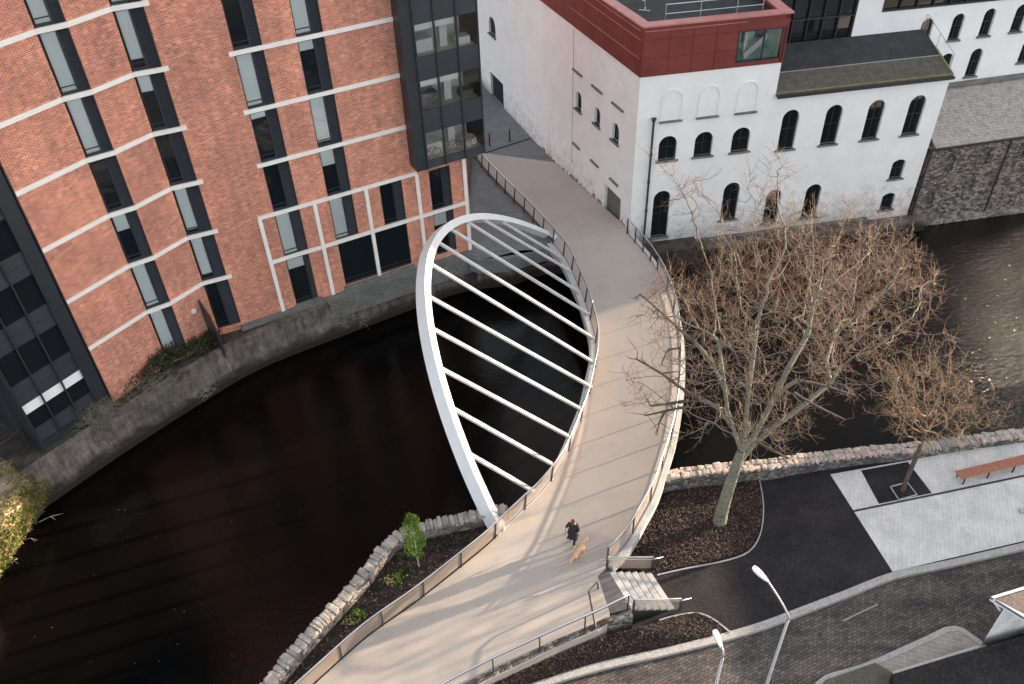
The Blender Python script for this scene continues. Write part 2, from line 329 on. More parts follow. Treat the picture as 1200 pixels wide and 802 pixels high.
def water_mat():
    m = mat('river_water', (.006,.0045,.003), .05, spec=.14); g = NG(m); p = g.pos()
    b = g.ramp(g.noise(.12, 5), [(.4,(.0022,.0022,.0023)),(.62,(.005,.0035,.0024))]); g.col(b)
    mp = g.n('ShaderNodeMapping'); mp.inputs['Rotation'].default_value = (0,0,R(-35)); mp.inputs['Scale'].default_value = (1,2.2,1); g.l(p, mp.inputs[0])
    n1 = g.noise(2.2, 5, vec=mp.outputs[0]); n2 = g.noise(7, 4, vec=mp.outputs[0])
    sx = g.n('ShaderNodeSeparateXYZ'); g.l(p, sx.inputs[0])
    mr = g.n('ShaderNodeMapRange'); g.l(sx.outputs['X'], mr.inputs[0]); mr.inputs[1].default_value = 11; mr.inputs[2].default_value = 27; mr.inputs[3].default_value = .05; mr.inputs[4].default_value = .54
    ad = g.n('ShaderNodeMath', operation='MULTIPLY_ADD'); g.l(n2, ad.inputs[0]); ad.inputs[1].default_value = .35; g.l(n1, ad.inputs[2])
    bm = g.n('ShaderNodeBump'); g.l(ad.outputs[0], bm.inputs['Height']); g.l(mr.outputs[0], bm.inputs['Strength']); bm.inputs['Distance'].default_value = .35; g.l(bm.outputs[0], g.b.inputs['Normal'])
    return m
def slat_mat(name, c1, c2, p): return pave_mat(name, c1, c2, p[0], p[1], .008)

def quay_mat():
    m = mat('weathered_concrete', rough=.92, spec=.2); g = NG(m); p = g.pos()
    mp = g.n('ShaderNodeMapping'); mp.inputs['Scale'].default_value = (2.5,2.5,.35); g.l(p, mp.inputs[0])
    c = g.ramp(g.noise(1.1, 6), [(.3,(.085,.072,.064)),(.5,(.16,.14,.125)),(.7,(.27,.24,.22))]); c = g.mix(.8, c, g.ramp(g.noise(1.6, 7, vec=mp.outputs[0], rough=.7), [(.35,(.45,.44,.43)),(.65,(1.25,1.22,1.2))]), 'MULTIPLY')
    sx = g.n('ShaderNodeSeparateXYZ'); g.l(p, sx.inputs[0]); ad = g.n('ShaderNodeMath', operation='MULTIPLY_ADD'); g.l(g.noise(.9,5), ad.inputs[0]); ad.inputs[1].default_value = .9; g.l(sx.outputs['Z'], ad.inputs[2])
    mr = g.n('ShaderNodeMapRange'); g.l(ad.outputs[0], mr.inputs[0]); mr.inputs[1].default_value = -1.75; mr.inputs[2].default_value = -1.35
    c = g.mix(mr.outputs[0], (.035,.030,.024), c); c = g.mix(.7, c, g.ramp(g.noise(11, 4, rough=.8), [(.3,(.55,.55,.55)),(.7,(1.4,1.4,1.4))]), 'MULTIPLY'); g.col(c); g.bump(g.noise(6, 6, rough=.7), .05, .8); return m
M = dict(
 brick=brick_mat(), white=render_mat('white_render'), white2=render_mat('white_render_rear', (.85,.85,.845), amount=.66),
 band=noisy('limestone', (.80,.78,.73), (.90,.88,.84), 2, .7), lead=noisy('dark_frame', (.022,.026,.032), (.030,.035,.042), 2, .45),
 panel=noisy('dark_panel', (.030,.035,.042), (.045,.052,.060), .8, .4), louvre=noisy('louvre_grey', (.030,.035,.043), (.040,.046,.056), 2, .5),
 pane=mat('dark_pane', (.010,.013,.016), .04, spec=.6), glass=glass_mat('clear_glass'), blind=noisy('blind_fabric', (.80,.84,.84), (.88,.90,.90), .7, .9),
 water=water_mat(), deck=deck_mat(),
 steel=noisy('white_steel', (.66,.67,.68), (.74,.75,.75), 1.2, .38), girder=noisy('grey_girder', (.42,.43,.43), (.52,.52,.51), 1.5, .5),
 rail=mat('handrail_steel', (.55,.57,.60), .28, .75), post=noisy('post_grey', (.035,.036,.038), (.055,.055,.056), 4, .5), dark=mat('dark_steel', (.03,.03,.032), .5),
 mesh=mesh_mat('steel_mesh', (.50,.41,.34), .58), mesh_thin=mesh_mat('steel_mesh_open', (.30,.29,.28), .16),
 pavegrey=noisy('north_paving', (.13,.135,.145), (.19,.195,.20), 1.3, .8, .004, 40, fine=16), ledge=noisy('ledge_soil', (.030,.024,.019), (.10,.085,.07), 1.6, .95, .05, 9, fine=7),
 concrete=quay_mat(), copper=noisy('plinth_concrete', (.12,.12,.11), (.2,.2,.19), 1.5, .9, .01, 20, fine=12),
 soil=noisy('dark_mulch', (.012,.009,.007), (.035,.023,.018), 3.5, .95, .10, 9, fine=14), tarmac=asphalt('black_tarmac', (.026,.0235,.0245), .5, grain=11),
 road=setts_mat(), kerb=noisy('kerb_stone', (.34,.325,.31), (.44,.42,.40), 3, .8, fine=20),
 paver=pave_mat('pale_granite_pavers', (.68,.665,.66), (.62,.61,.605), .62, .17, .005, (.42,.41,.41), -70), channel=mat('drain_channel', (.035,.034,.034), .7),
 stair=noisy('granite_tread', (.50,.49,.48), (.60,.59,.58), 4, .75, fine=25), riser=noisy('granite_riser', (.30,.29,.28), (.36,.35,.34), 4, .8), tactile=noisy('dark_granite', (.09,.085,.085), (.14,.135,.13), 3, .8, .004, 60, fine=30),
 rubble=stone_mat('rubble_stone'), ashlar=stone_mat('old_mixed_masonry', 4.6, ((.09,.075,.065),(.20,.17,.15),(.36,.33,.30)), (.08,.07,.06), (1,1,1.9), .05),
 riverstone=stone_mat('dark_quay_stone', 2.0, ((.05,.045,.04),(.10,.09,.08),(.16,.15,.13)), (.03,.03,.03)), rubble_dark=stone_mat('dark_rubble', 5, ((.10,.095,.09),(.19,.18,.17),(.30,.28,.26)), (.06,.055,.05), (1,1,1.3), .08),  # rubble_dark: darker stone tones and smaller cells than rubble
 red=noisy('oxide_red_cladding', (.155,.028,.024), (.21,.042,.034), .9, .5), redcap=noisy('red_coping', (.42,.14,.125), (.52,.23,.205), 1.5, .5), bitumen=noisy('bitumen_roof', (.022,.024,.026), (.045,.046,.05), 1.3, .85, .01, 20, fine=12),
 moss=noisy('mossy_slate', (.075,.07,.058), (.13,.12,.085), 2.5, .9, .02, 10, fine=14), mossy=noisy('yellow_moss', (.17,.165,.06), (.27,.25,.12), 5, .95, .03, 20), galv=mat('galvanised_tube', (.62,.63,.64), .35, .6),
 slate=noisy('stone_slate', (.36,.325,.295), (.48,.435,.40), 3, .85, .01, 25, fine=14), slate_b=noisy('stone_slate_dark', (.31,.28,.25), (.42,.38,.345), 3, .85, .01, 25, fine=14),
 wood=noisy('bench_timber', (.30,.11,.06), (.42,.17,.10), 7, .6), interior=noisy('interior_white', (.80,.80,.78), (.86,.86,.84), 1, .8), floorint=noisy('interior_floor', (.72,.70,.58), (.80,.78,.66), 1, .6),
 lampw=mat('lamp_white', (.75,.76,.77), .3), galvgrey=noisy('lamp_pole_grey', (.34,.35,.36), (.44,.45,.46), 3, .45, .0, metal=.4), coat=noisy('black_coat', (.012,.013,.016), (.022,.023,.027), 9, .85), trouser=mat('dark_trousers', (.02,.022,.028), .8),
 skin=mat('skin', (.50,.30,.22), .6), hair=noisy('auburn_hair', (.10,.03,.02), (.17,.055,.035), 20, .6), shoe=mat('pale_shoes', (.5,.5,.5), .6), fur=noisy('golden_fur', (.48,.24,.12), (.80,.56,.36), 9, .8, .02, 40), roofdark=asphalt('dark_roof_felt', (.030,.028,.027), .4, grain=9),
 brownroof=noisy('brown_felt', (.13,.10,.085), (.20,.165,.14), 2, .9, .01, 12, fine=10), stonecap=noisy('coping_stone', (.30,.26,.22), (.48,.43,.38), 3, .88, .02, 18, fine=16), stonecap_b=noisy('coping_stone_grey', (.22,.21,.20), (.34,.33,.31), 3, .88, .02, 18, fine=16),
 stonepink=noisy('coping_stone_pink', (.42,.31,.26), (.60,.48,.42), 3, .88, .02, 18, fine=16))
def leaf_mat(name, a, b, c=None):
    m = mat(name, a, .7, spec=.2); g = NG(m); w = g.noise(2.5, 4); g.col(g.ramp(w, [(.35,a),(.65,b)] if c is None else [(.33,a),(.5,b),(.68,c)])); return m
M['hanger'] = noisy('hanger_paint', (.50,.50,.49), (.62,.62,.61), 2, .45); M['leaf'] = leaf_mat('ivy_leaf', (.030,.034,.016), (.085,.085,.045)); M['twig_dry'] = leaf_mat('dry_stem', (.16,.14,.10), (.28,.26,.20))
M['grass'] = leaf_mat('bank_grass', (.07,.10,.026), (.22,.22,.07), (.44,.31,.17)); M['bud'] = leaf_mat('young_foliage', (.055,.125,.018), (.20,.30,.05))
M['bark'] = noisy('pale_bark', (.07,.065,.045), (.21,.18,.14), 5, .9, .03, 22, c3=(.20,.19,.12), fine=25); M['bark_moss'] = noisy('mossy_bark', (.028,.036,.014), (.25,.24,.185), 5.5, .9, .06, 12, c3=(.08,.088,.04), fine=20)
M['twig'] = leaf_mat('twig_bark', (.13,.095,.07), (.25,.185,.135), (.28,.155,.11)); M['twig_red'] = leaf_mat('reddish_twig', (.09,.05,.036), (.18,.10,.07), (.26,.165,.12)); M['twig_dark'] = leaf_mat('olive_twig', (.13,.095,.065), (.27,.21,.135), (.36,.18,.12))
M['deadwood'] = noisy('dead_branch', (.05,.04,.03), (.14,.11,.08), 6, .9, .02, 25)

WATER = -2.6
# ================================================================== SETTING
def structure(name, mb, m, **k): return mb.build(name, m, kind='structure', **k)
mb = MB(); mb.box(-900,900,-900,900,-6.2,-6); structure('riverbed', mb, M['soil'])
mb = MB(); mb.face([(-900,-300,WATER),(900,-300,WATER),(900,900,WATER),(-900,900,WATER)]); structure('river_water', mb, M['water'])

# quay wall line along the north bank, west to east
QW = [at(*p, WATER) for p in ((65,580),(130,535),(215,480),(300,430),(400,390),(490,356),(545,338),(603,330),(640,318))]
QW = [QW[0]+(QW[0]-QW[1])*3] + QW + [Vector((9.0,43.9,WATER))]
QW = spline(QW, .8)
LED = -.35
mb = MB(); land = [(p.x, p.y) for p in QW if p.x < -2.5] + [(-2.5,42.6),(-2.5,400),(-400,400),(-400,-20),(QW[0].x-30, QW[0].y-25)]
mb.prism(land, -5, LED); mb.prism([(-2.5,42.6)]+[(p.x, p.y) for p in QW if p.x >= -2.5] + [(12,44.6),(12,400),(-2.5,400)], -5, -1.25); structure('north_bank', mb, M['ledge'])
# concrete quay: leaning face with a rounded top, its own strip in front of the bank
qo = offset(QW, .28); mb = MB()
def qz(P, z): return [Vector((p.x, p.y, z)) for p in P]
qi = offset(QW, -.22)
strip(mb, qz(offset(QW,.34),-5), qz(offset(QW,.34),WATER+.35)); strip(mb, qz(offset(QW,.34),WATER+.35), qz(offset(QW,.16),WATER+.5)); strip(mb, qz(offset(QW,.16),WATER+.5), qz(offset(QW,.02),LED-.25)); strip(mb, qz(offset(QW,.02),LED-.25), qz(offset(QW,.06),LED-.2)); strip(mb, qz(offset(QW,.06),LED-.2), qz(offset(QW,.06),LED+.04)); strip(mb, qz(offset(QW,.06),LED+.04), qz(qi,LED+.05)); strip(mb, qz(qi,LED+.05), qz(qi,LED-.3))
quay = mb.build('quay_wall', M['concrete'], label='long weathered concrete quay wall curving under the brick building', cat='quay wall')

# paved yard and path north of the river
C0 = Vector((7.66,45.09,0)); FS = Fr((7.66,45.09), 111.0); 
wallfoot = [FS.p(u, 0) for u in (0,2,4,6,8,11,14,18,22,27,40)]
left = [atn(*p) for p in ((646.8,284.6),(631.7,267.8),(614.8,249.3),(596.3,231.4),(579.5,213.9),(566,198.7),(557.6,188.6),(548,177))]
N = 14
A = resample(left, N); 
B = resample([at(736,274), Vector((7.66,45.09,0)), FS.p(11.2,0)], N)
for q in A+B: q.z = zg(q.y)
A[0].z = B[0].z = 0
mb = MB(); slab(mb, A, B, .6); structure('path_north', mb, M['deck'])
mb = MB()
yard_in = [Vector((p.x-.02, p.y, zg(p.y)-.03)) for p in A]
yo = [Vector((-2.3,43.0,LED+.3)), Vector((-2.3,44.0,0))] + [Vector((-2.3, 44+k*1.5, zg(44+k*1.5)-.03)) for k in range(1,13)]
qe = [Vector((q.x+(-.3 if i else 0), q.y+(.15 if i else 0), -.03)) for i, q in enumerate([at(541,320,-.03), at(600,303,-.03), at(640,290,-.03)])]
pl = [(-2.6,43.2),(qe[0].x,qe[0].y),(qe[1].x,qe[1].y),(qe[2].x,qe[2].y)]
# yard as a fan of rows, following the fall of the ground
rows = []
for k in range(18):
    y = 43.2+k*1.6; xl = -6; 
    xr = [p for p in A if p.y <= y]; 
    j = 0
    for i in range(len(A)-1):
        if A[i].y <= y <= A[i+1].y: t = (y-A[i].y)/(A[i+1].y-A[i].y); j = A[i].x*(1-t)+A[i+1].x*t; break
    else: j = A[0].x if y < A[0].y else 12
    if y > FS.p(11.2,0).y-1: j = max(j, 12)
    rows.append((xl, j, y, zg(y)-.012))
for a, b in zip(rows, rows[1:]): mb.hexa([(a[0],a[2],a[3]-.7),(a[1],a[2],a[3]-.7),(b[1],b[2],b[3]-.7),(b[0],b[2],b[3]-.7),(a[0],a[2],a[3]),(a[1],a[2],a[3]),(b[1],b[2],b[3]),(b[0],b[2],b[3])])
mb.box(-60,60,rows[-1][2],200,-1.9,-1.012)
q = [at(490,350,LED), at(541,322,-.05), at(600,304,-.05), at(640,291,-.05)]
mb.prism([(-3,43.2),(-1.9,42.3),(q[2].x-.2,q[2].y),(q[3].x,q[3].y),(A[0].x,A[0].y),(A[0].x,43.3)], -1.0, -.03)
structure('north_yard', mb, M['pavegrey'])

# bridge deck and the path south of the river
Ledge = [(646.8,284.6),(665,308),(676,332),(685,352),(692,375),(698,400),(698,425),(693.3,448.7),(687,477),(678,501),(668,526),(656,549.7),(643,568),(629.7,583.4),(612,600),(594,617),(571,639.6),(530,673),(482.9,709.8),(430.6,747),(370,801),(300,865)]
Redge = [(736,274),(757,298),(771,318),(784,345),(793,378),(797,410),(797,450),(793,485),(786.5,518),(775,555),(766,582),(750,612),(734,640),(713,662)]
Lw = spline(L(Ledge), .5); Rw = spline(L(Redge), .5)
i0 = min(range(len(Lw)), key=lambda i: (Lw[i]-at(583,622)).length)
A = resample(Lw[:i0+1], 50); B = resample(Rw, 50)
bridge = thing('footbridge', 'curved beige footbridge with white leaning arch over the dark river', 'footbridge', (4,33,0))
mb = MB(); slab(mb, A, B, .35); mb.build('deck', M['deck'], bridge)
Ba = Vector((Rw[-1].x, Rw[-1].y, 0))
# south path: from the deck end to the bottom of the frame, its right side edged by the stair landing and the curved rail
sr = L([(713,662),(701,675),(715,718),(712,731),(701,738.5),(656,757.5),(610.6,779),(568,799),(520,825),(470,860)])
A2 = resample(Lw[i0:], 24)
mb = MB()
poly = [(p.x,p.y) for p in Lw[i0:]] + [(p.x,p.y) for p in sr[::-1]]
mb.prism(poly, -.9, .0); structure('path_south', mb, M['deck'])
# edge beams
def edge_beam(pts, w, name, par, m, z0=-.42, z1=.03):
    mb = MB(); curb(mb, pts, w, z0, z1); return mb.build(name, m, par)
Lb = Lw[:i0+1]
eb = edge_beam(Lb, .36, 'edge_girder', bridge, M['girder'])
eb2 = edge_beam(Rw, -.24, 'edge_girder', bridge, M['girder'])
# arch: two springings on the west edge, leaning out over the water
B1 = at(582.5,617); B2 = at(641,276); Ud = (B2-B1).normalized(); Nn = Vector((-Ud.y, Ud.x, 0))
def arch(t, p=1.9145, a=4.424, h=6.837, g=.889):
    f = 1-abs(2*t**g-1)**p; return B1.lerp(B2, t) + Nn*f*a + Vector((0,0,1))*f*h
mb = MB(); n = 64; plane_n = Ud.cross((Nn*4.424+Vector((0,0,6.837))).normalized()).normalized(); prev = None
for k in range(n+1):
    t = k/n; p = arch(t); d = (arch(min(1,t+.01))-arch(max(0,t-.01))).normalized(); s2 = plane_n; o2 = s2.cross(d).normalized()
    hw = .27-.05*t; hd = .29 - .12*t
    ring = [p-s2*hw-o2*hd*.8, p+s2*hw-o2*hd*.8, p+s2*hw*1.05+o2*hd, p-s2*hw*1.05+o2*hd]
    if prev:
        for j in range(4): mb.face([prev[j], prev[(j+1)%4], ring[(j+1)%4], ring[j]])
    else: mb.face(ring)
    prev = ring
mb.face(prev); o = mb.build('arch', M['steel'], bridge)
hang = [((584.5,265),(654.6,304.8)),((564.3,261),(663.7,320)),((545.8,262.7),(673.8,344.6)),((527.3,270.5),(683.9,369.5)),((513.8,284.6),(688.9,397.5)),((505.4,308.2),(688.9,426)),((506.4,343.6),(685,454.3)),((510.4,380.6),(673,480.5)),((519.3,426.2),(658.1,512.3)),((534.3,471),(637.2,544)),((553,521.6),(616.6,576))]
def pix(p):
    q = Vector(p)-Vector((0,0,CH)); z = q.dot(cFw); return 600+q.dot(cX)/z*CF, 401+q.dot(cD)/z*CF
for (ax, ay), (bx, by) in hang:
    t = min((k/400 for k in range(5,396)), key=lambda t: (pix(arch(t))[0]-ax)**2+(pix(arch(t))[1]-ay)**2)
    e = at(bx, by, -.02); mb = MB(); a = arch(t); a = a + (e-a).normalized()*.12; h_ = Vector((e.x-a.x, e.y-a.y, 0)).normalized(); e = e + h_*.42 - Vector((0,0,.05))
    mb.beam(a, e, .20, .10, up=Vector((0,0,1))); mb.build('hanger', M['hanger'], bridge)
mb = MB(); mb.beam(B1+Vector((-.05,-.1,-.35)), B1+Vector((0,.1,.12)), .7, .5, up=Ud); mb.build('arch_foot', M['steel'], bridge)
mb = MB(); 
for t in (.955, .975): pass
mb.beam(B2+Vector((0,.1,-.3)), B2+Vector((.55,-.3,-.1)), .35, .4); mb.build('arch_foot', M['steel'], bridge)

# railings: leaning posts, mesh infill, tubular handrail
def railing(name, label, pts, lean, spacing, panel=None, hmat='rail', h=1.15, zf=None, postm='post', ends=False, pw=.06, group=None, hr=.032, low=True):
    th = thing(name, label, 'railing', pts[0], group)
    n = max(2, int(round(plen(pts)/spacing))+1); fine = resample(pts, max(2, (n-1)*5+1))
    top = offset(fine, lean); zz = (lambda p: p.z) if zf is None else zf
    T = [Vector((p.x,p.y,zz(q)+h)) for p, q in zip(top, fine)]; Bt = [Vector((p.x,p.y,zz(p)+.10)) for p in offset(fine, lean*.1)]; Tm = [Vector((p.x,p.y,zz(q)+h-.10)) for p, q in zip(offset(fine, lean*.9), fine)]
    for k in range(n):
        i = k*5; a = fine[i]; d = (fine[min(i+1,len(fine)-1)]-fine[max(i-1,0)]).normalized(); mb = MB()
        mb.beam(Vector((a.x,a.y,zz(a)-.1)), T[i]-Vector((0,0,.03)), .025, .11, up=d.cross(Vector((0,0,1))), m=0, h2=.07); mb.build('post', M[postm], th)
    mb = MB(); mb.tube(T, hr, 8); mb.build('handrail', M[hmat], th, smooth=True)
    if panel:
        for k in range(n-1):
            mb = MB(); strip(mb, Bt[k*5:k*5+6], Tm[k*5:k*5+6]); mb.build('mesh_panel', M[panel], th)
    if low:
        mb = MB(); mb.tube(Bt, .018, 6); mb.tube(Tm, .015, 6); mb.build('bottom_rail', M[postm], th)
    return th
westline = [atn(*p) for p in ((559,186),(566,198.7),(579.5,213.9),(596.3,231.4),(614.8,249.3),(631.7,267.8),(646.8,284.6))]
wl = spline(westline+Lw[2:], .5)
wl = offset(wl, .03)
cut = min(range(len(wl)), key=lambda i: (wl[i]-at(692,375)).length)
railing('bridge_railing', 'grey railing with dark posts along the shaded west edge of the path and bridge', wl[:cut+1], -.12, 1.55, 'mesh_thin', zf=lambda p: zg(p.y))
railing('bridge_railing', 'silver railing with mesh infill on the west edge of the footbridge beside the stone planter', wl[cut:], -.12, 1.9, 'mesh')
el = offset(Rw, .06)
rs = min(range(len(el)), key=lambda i: (el[i]-at(771,318)).length)
railing('bridge_railing', 'open railing at the white building corner where the path meets the bridge', el[:rs+1], .02, 1.1, None, hr=.025)
railing('bridge_railing', 'pale mesh railing on the east edge of the footbridge beside the big bare tree', el[rs:], -.14 if False else .0, 1.95, 'mesh')
cr = spline(L([(735,716),(701,733),(656,753),(610.6,774),(568,794.5),(520,820),(470,855)]), .5)
railing('bridge_railing', 'silver curved railing west of the stairs above the dark planting bed', cr, .0, 1.75, None, h=1.12, hr=.04)
# stone edging under the curved rail
mb = MB(); ce = spline(L([(742,722),(712,731),(701,737.5),(656,756.5),(610.6,778),(568,798),(520,824),(470,859)]), .5)
curb(mb, [Vector((p.x,p.y,0)) for p in ce], .26, -1.3, .03); mb.build('stone_edging', M['ashlar'], label='low rubble stone edging under the curved railing', cat='wall')

# ------------------------------------------------------------------ south-east lower ground
G1 = -1.0; GR = -1.12
se = L([(783,575),(838,566),(900,559),(1005,543),(1075,534),(1200,515),(1320,500)], G1)
poly = [(p.x,p.y) for p in se] + [(120,26),(120,-60),(-30,-60),(-30,5)] + [(p.x,p.y) for p in sr[::-1]][0:-1] + [(p.x-.05,p.y) for p in Rw[::-1][:14]]
mb = MB(); mb.prism(poly, -5, GR-.02); structure('south_ground', mb, M['road'])
# raised plateau of tarmac
kerb_px = [(560,835),(620,802),(700,777),(780,759),(845,743),(895,728),(940,711),(985,694),(1045,671),(1110,657),(1200,636),(1300,612)]
kl = spline(L(kerb_px, G1), .6)
top_pts = [p for p in se]
poly = [(p.x,p.y) for p in kl] + [(p.x,p.y) for p in se[::-1]] + [(p.x-.04,p.y) for p in Rw[-9:]] + [(p.x,p.y) for p in sr[1:-2]]
mb = MB(); mb.prism(poly, -1.6, G1-.004); structure('tarmac_forecourt', mb, M['tarmac'])
mb = MB(); curb(mb, kl, .30, -1.4, G1+.02); mb.build('kerb', M['kerb'], kind='structure')
# mulch bed round the big tree, with thin steel edge
bed = L([(766,590),(790,577),(838,570),(889,563),(892,580),(893.5,600),(889,626),(876,645),(850,655),(800,665),(762,672),(726,668),(733,650),(750,620)], G1)
mb = MB(); mb.prism([(p.x,p.y) for p in bed], G1-.3, G1+.03); mulch1 = structure('mulch_bed', mb, M['soil'])
bl = spline(L([(889,562),(892.5,580),(894,600),(890,627),(877,646.5),(850,657),(800,667),(770,674)], G1), .3)
mb = MB(); curb(mb, bl, -.05, G1-.1, G1+.05); mb.build('bed_edging', M['kerb'], kind='structure')
bed2 = L([(470,860),(568,802),(612,783),(656,762),(701,743),(750,731),(790,722.5),(815,719.5),(832,725),(853,741.5),(780,757),(700,774),(640,792),(600,806),(540,840)], G1)
U2 = resample([at(x,y,-.42) for x,y in ((470,872),(568,806),(611,786),(656,766),(703,747),(745,736))]+[at(800,721,G1+.03), at(815,719.5,G1+.03)], 24)
D2 = resample(L([(500,872),(560,833),(620,801.5),(700,775.5),(780,757.5),(845,742.5),(854,741),(834,725),(818,719.5)], G1+.03), 24)
mb = MB(); strip(mb, U2, D2); structure('mulch_bed', mb, M['soil'])
bl = spline(L([(772,727),(790,722),(815,718.5),(834,724.5),(856,741)], G1), .2)
mb = MB(); curb(mb, bl, .06, G1-.1, G1+.06); mb.build('bed_edging', M['kerb'], kind='structure')
# pale paving with dark bed and drain channel
def sheet(name, px, z, m, th=.25, kind='structure'):
    mb = MB(); mb.prism([(q.x,q.y) for q in L(px, z)], z-th, z); return structure(name, mb, m)
sheet('pale_paving', [(973,556),(1320,494),(1320,607),(1200,634),(1110,655),(1046,670)], G1+.006, M['paver'])
sheet('planting_bed', [(1009,551.5),(1064,541.5),(1092,578),(1030,590.5)], G1+.014, M['tarmac'])
mb = MB(); a = L([(1000,598),(1100,577.5),(1200,556.5),(1300,536)], G1+.016); curb(mb, a, .10, G1-.1, G1+.016); structure('drain_channel', mb, M['channel'])
mb = MB()
tp = L([(1042,571),(1063,565.5),(1075,581),(1053,587)], G1)
curb(mb, [tp[0],tp[1],tp[2],tp[3],tp[0]], .06, G1-.1, G1+.06); mb.build('tree_pit_frame', M['galvgrey'], kind='structure')
# far island of pavement at the lower right
isl = spline(L([(945,815),(956,801),(966,793),(1010,780),(1050,763),(1085,747),(1106,737),(1118,735),(1128,738),(1148,752),(1165,768)], GR), .35)
mb = MB(); curb(mb, isl, .22, GR-.2, GR+.12); mb.build('kerb', M['kerb'], kind='structure')
mb = MB(); ip = offset(isl, .2); mb.prism([(p.x,p.y) for p in ip] + [(16,5),(9,4)], GR-.2, GR+.10); structure('pavement', mb, pave_mat('grey_pavement', (.36,.33,.30), (.30,.27,.25), .5, .2, .01, (.5,.47,.43), 18))
# road ramp lines
for pts in ([(1048,676),(1056,688)], [(988,727),(1028,708)]):
    mb = MB(); a = L(pts, GR-.016); curb(mb, a, .035, GR-.1, GR-.012); mb.build('road_joint', M['galvgrey'] if pts[0][0] < 1000 else M['channel'], kind='structure')

# ------------------------------------------------------------------ stairs
st = thing('staircase', 'short flight of pale granite steps from the path down to the tarmac', 'stairs', at(735,690,-.5))
uL, uR = at(713,669,0), at(740,713,0); dirn = (at(772,668,-1.)-at(713,669,0)); dirn.z = 0; dirn.normalize()
steps = 6; run = .33; rise = -G1/ (steps+0.0)
mb = MB(); mb.hexa([at(700.5,675.5,0)-Vector((0,0,.5)), at(716,719,0)-Vector((0,0,.5)), uR-Vector((0,0,.5)), uL-Vector((0,0,.5)), at(700.5,675.5,.006), at(716,719,.006), uR+Vector((0,0,.006)), uL+Vector((0,0,.006))]); mb.build('landing_slab', M['tactile'], st)
for k in range(steps):
    a = uL + dirn*run*k; b = uR + dirn*run*k; z = -rise*(k) - .03 - rise*.6; mb = MB(); d = dirn*(run-.035)
    f = lambda p, zz: Vector((p.x,p.y,zz))
    mb.hexa([f(a,z-.1),f(b,z-.1),f(b+d,z-.1),f(a+d,z-.1),f(a,z),f(b,z),f(b+d,z),f(a+d,z)]); mb.build('tread', M['stair'], st)
    mb = MB(); d2 = dirn*run; mb.hexa([f(a,-1.6),f(b,-1.6),f(b+d2,-1.6),f(a+d2,-1.6),f(a,z-.03),f(b,z-.03),f(b+d2,z-.03),f(a+d2,z-.03)]); mb.build('riser', M['channel'], st)
# stair side panels and rails
def stair_rail(label, p, ext, dn):
    th = thing('stair_railing', label, 'railing', p); f = p + dirn*(run*steps+.1)
    T0, T1 = p+Vector((0,0,.76)), f+Vector((0,0,-.16)); 
    mb = MB(); mb.face([p+Vector((0,0,.0)), f+Vector((0,0,-.95)), T1-Vector((0,0,.1)), T0-Vector((0,0,.08))]); mb.build('mesh_panel', M['mesh'], th)
    mb = MB(); mb.beam(T0, T1, .055, .04); mb.build('top_rail', M['rail'], th)
    mb = MB(); mb.tube([T0+Vector((-.35,.0,-.1)), T0+Vector((0,0,-.14)), T1+Vector((0,0,-.14)), T1+dirn*.45+Vector((0,0,-.18))], .025, 6); mb.build('handrail', M['rail'], th, smooth=True)
    for q, zb, zt in ((p,0,.75),(f,-1,-.17)):
        mb = MB(); mb.beam(q+Vector((0,0,zb)), q+Vector((0,0,zt)), .03, .1, up=dirn); mb.build('post', M['post'], th)
stair_rail('mesh side panel and handrail on the north side of the granite steps', uL+Vector((-.05,.12,0)), 0, 0)
stair_rail('mesh side panel and handrail on the south side of the granite steps', uR+Vector((.05,-.12,0)), 0, 0)
# low dark hoop rail by the landing
hp = thing('hoop_rail', 'low dark steel hoop rail at the corner of the stair landing', 'rail', at(693,715))
mb = MB(); mb.tube([at(698,735,0), at(698,735,1.05), at(689,707,1.05) if False else at(690,693,.95), at(700,682,.9), at(700,682,.0) if False else at(701,690,.0)], .04, 6); mb.build('hoop', M['post'], hp, smooth=False)

# ------------------------------------------------------------------ stones
def stone_meshes(n, mats):
    out = []
    for k in range(n):
        bm = bmesh.new(); bmesh.ops.create_cube(bm, size=1)
        bmesh.ops.bevel(bm, geom=bm.edges[:], offset=.16, segments=1, affect='EDGES')
        for v in bm.verts: v.co += Vector((rnd.uniform(-.09,.09), rnd.uniform(-.09,.09), rnd.uniform(-.07,.07)))
        me = bpy.data.meshes.new('stone'); bm.to_mesh(me); bm.free(); me.materials.append(mats[k % len(mats)]); out.append(me)
    return out
SM = stone_meshes(12, [M['stonecap'], M['stonecap_b'], M['stonecap']]); SP = stone_meshes(12, [M['stonepink'], M['stonecap'], M['stonepink'], M['stonecap']])
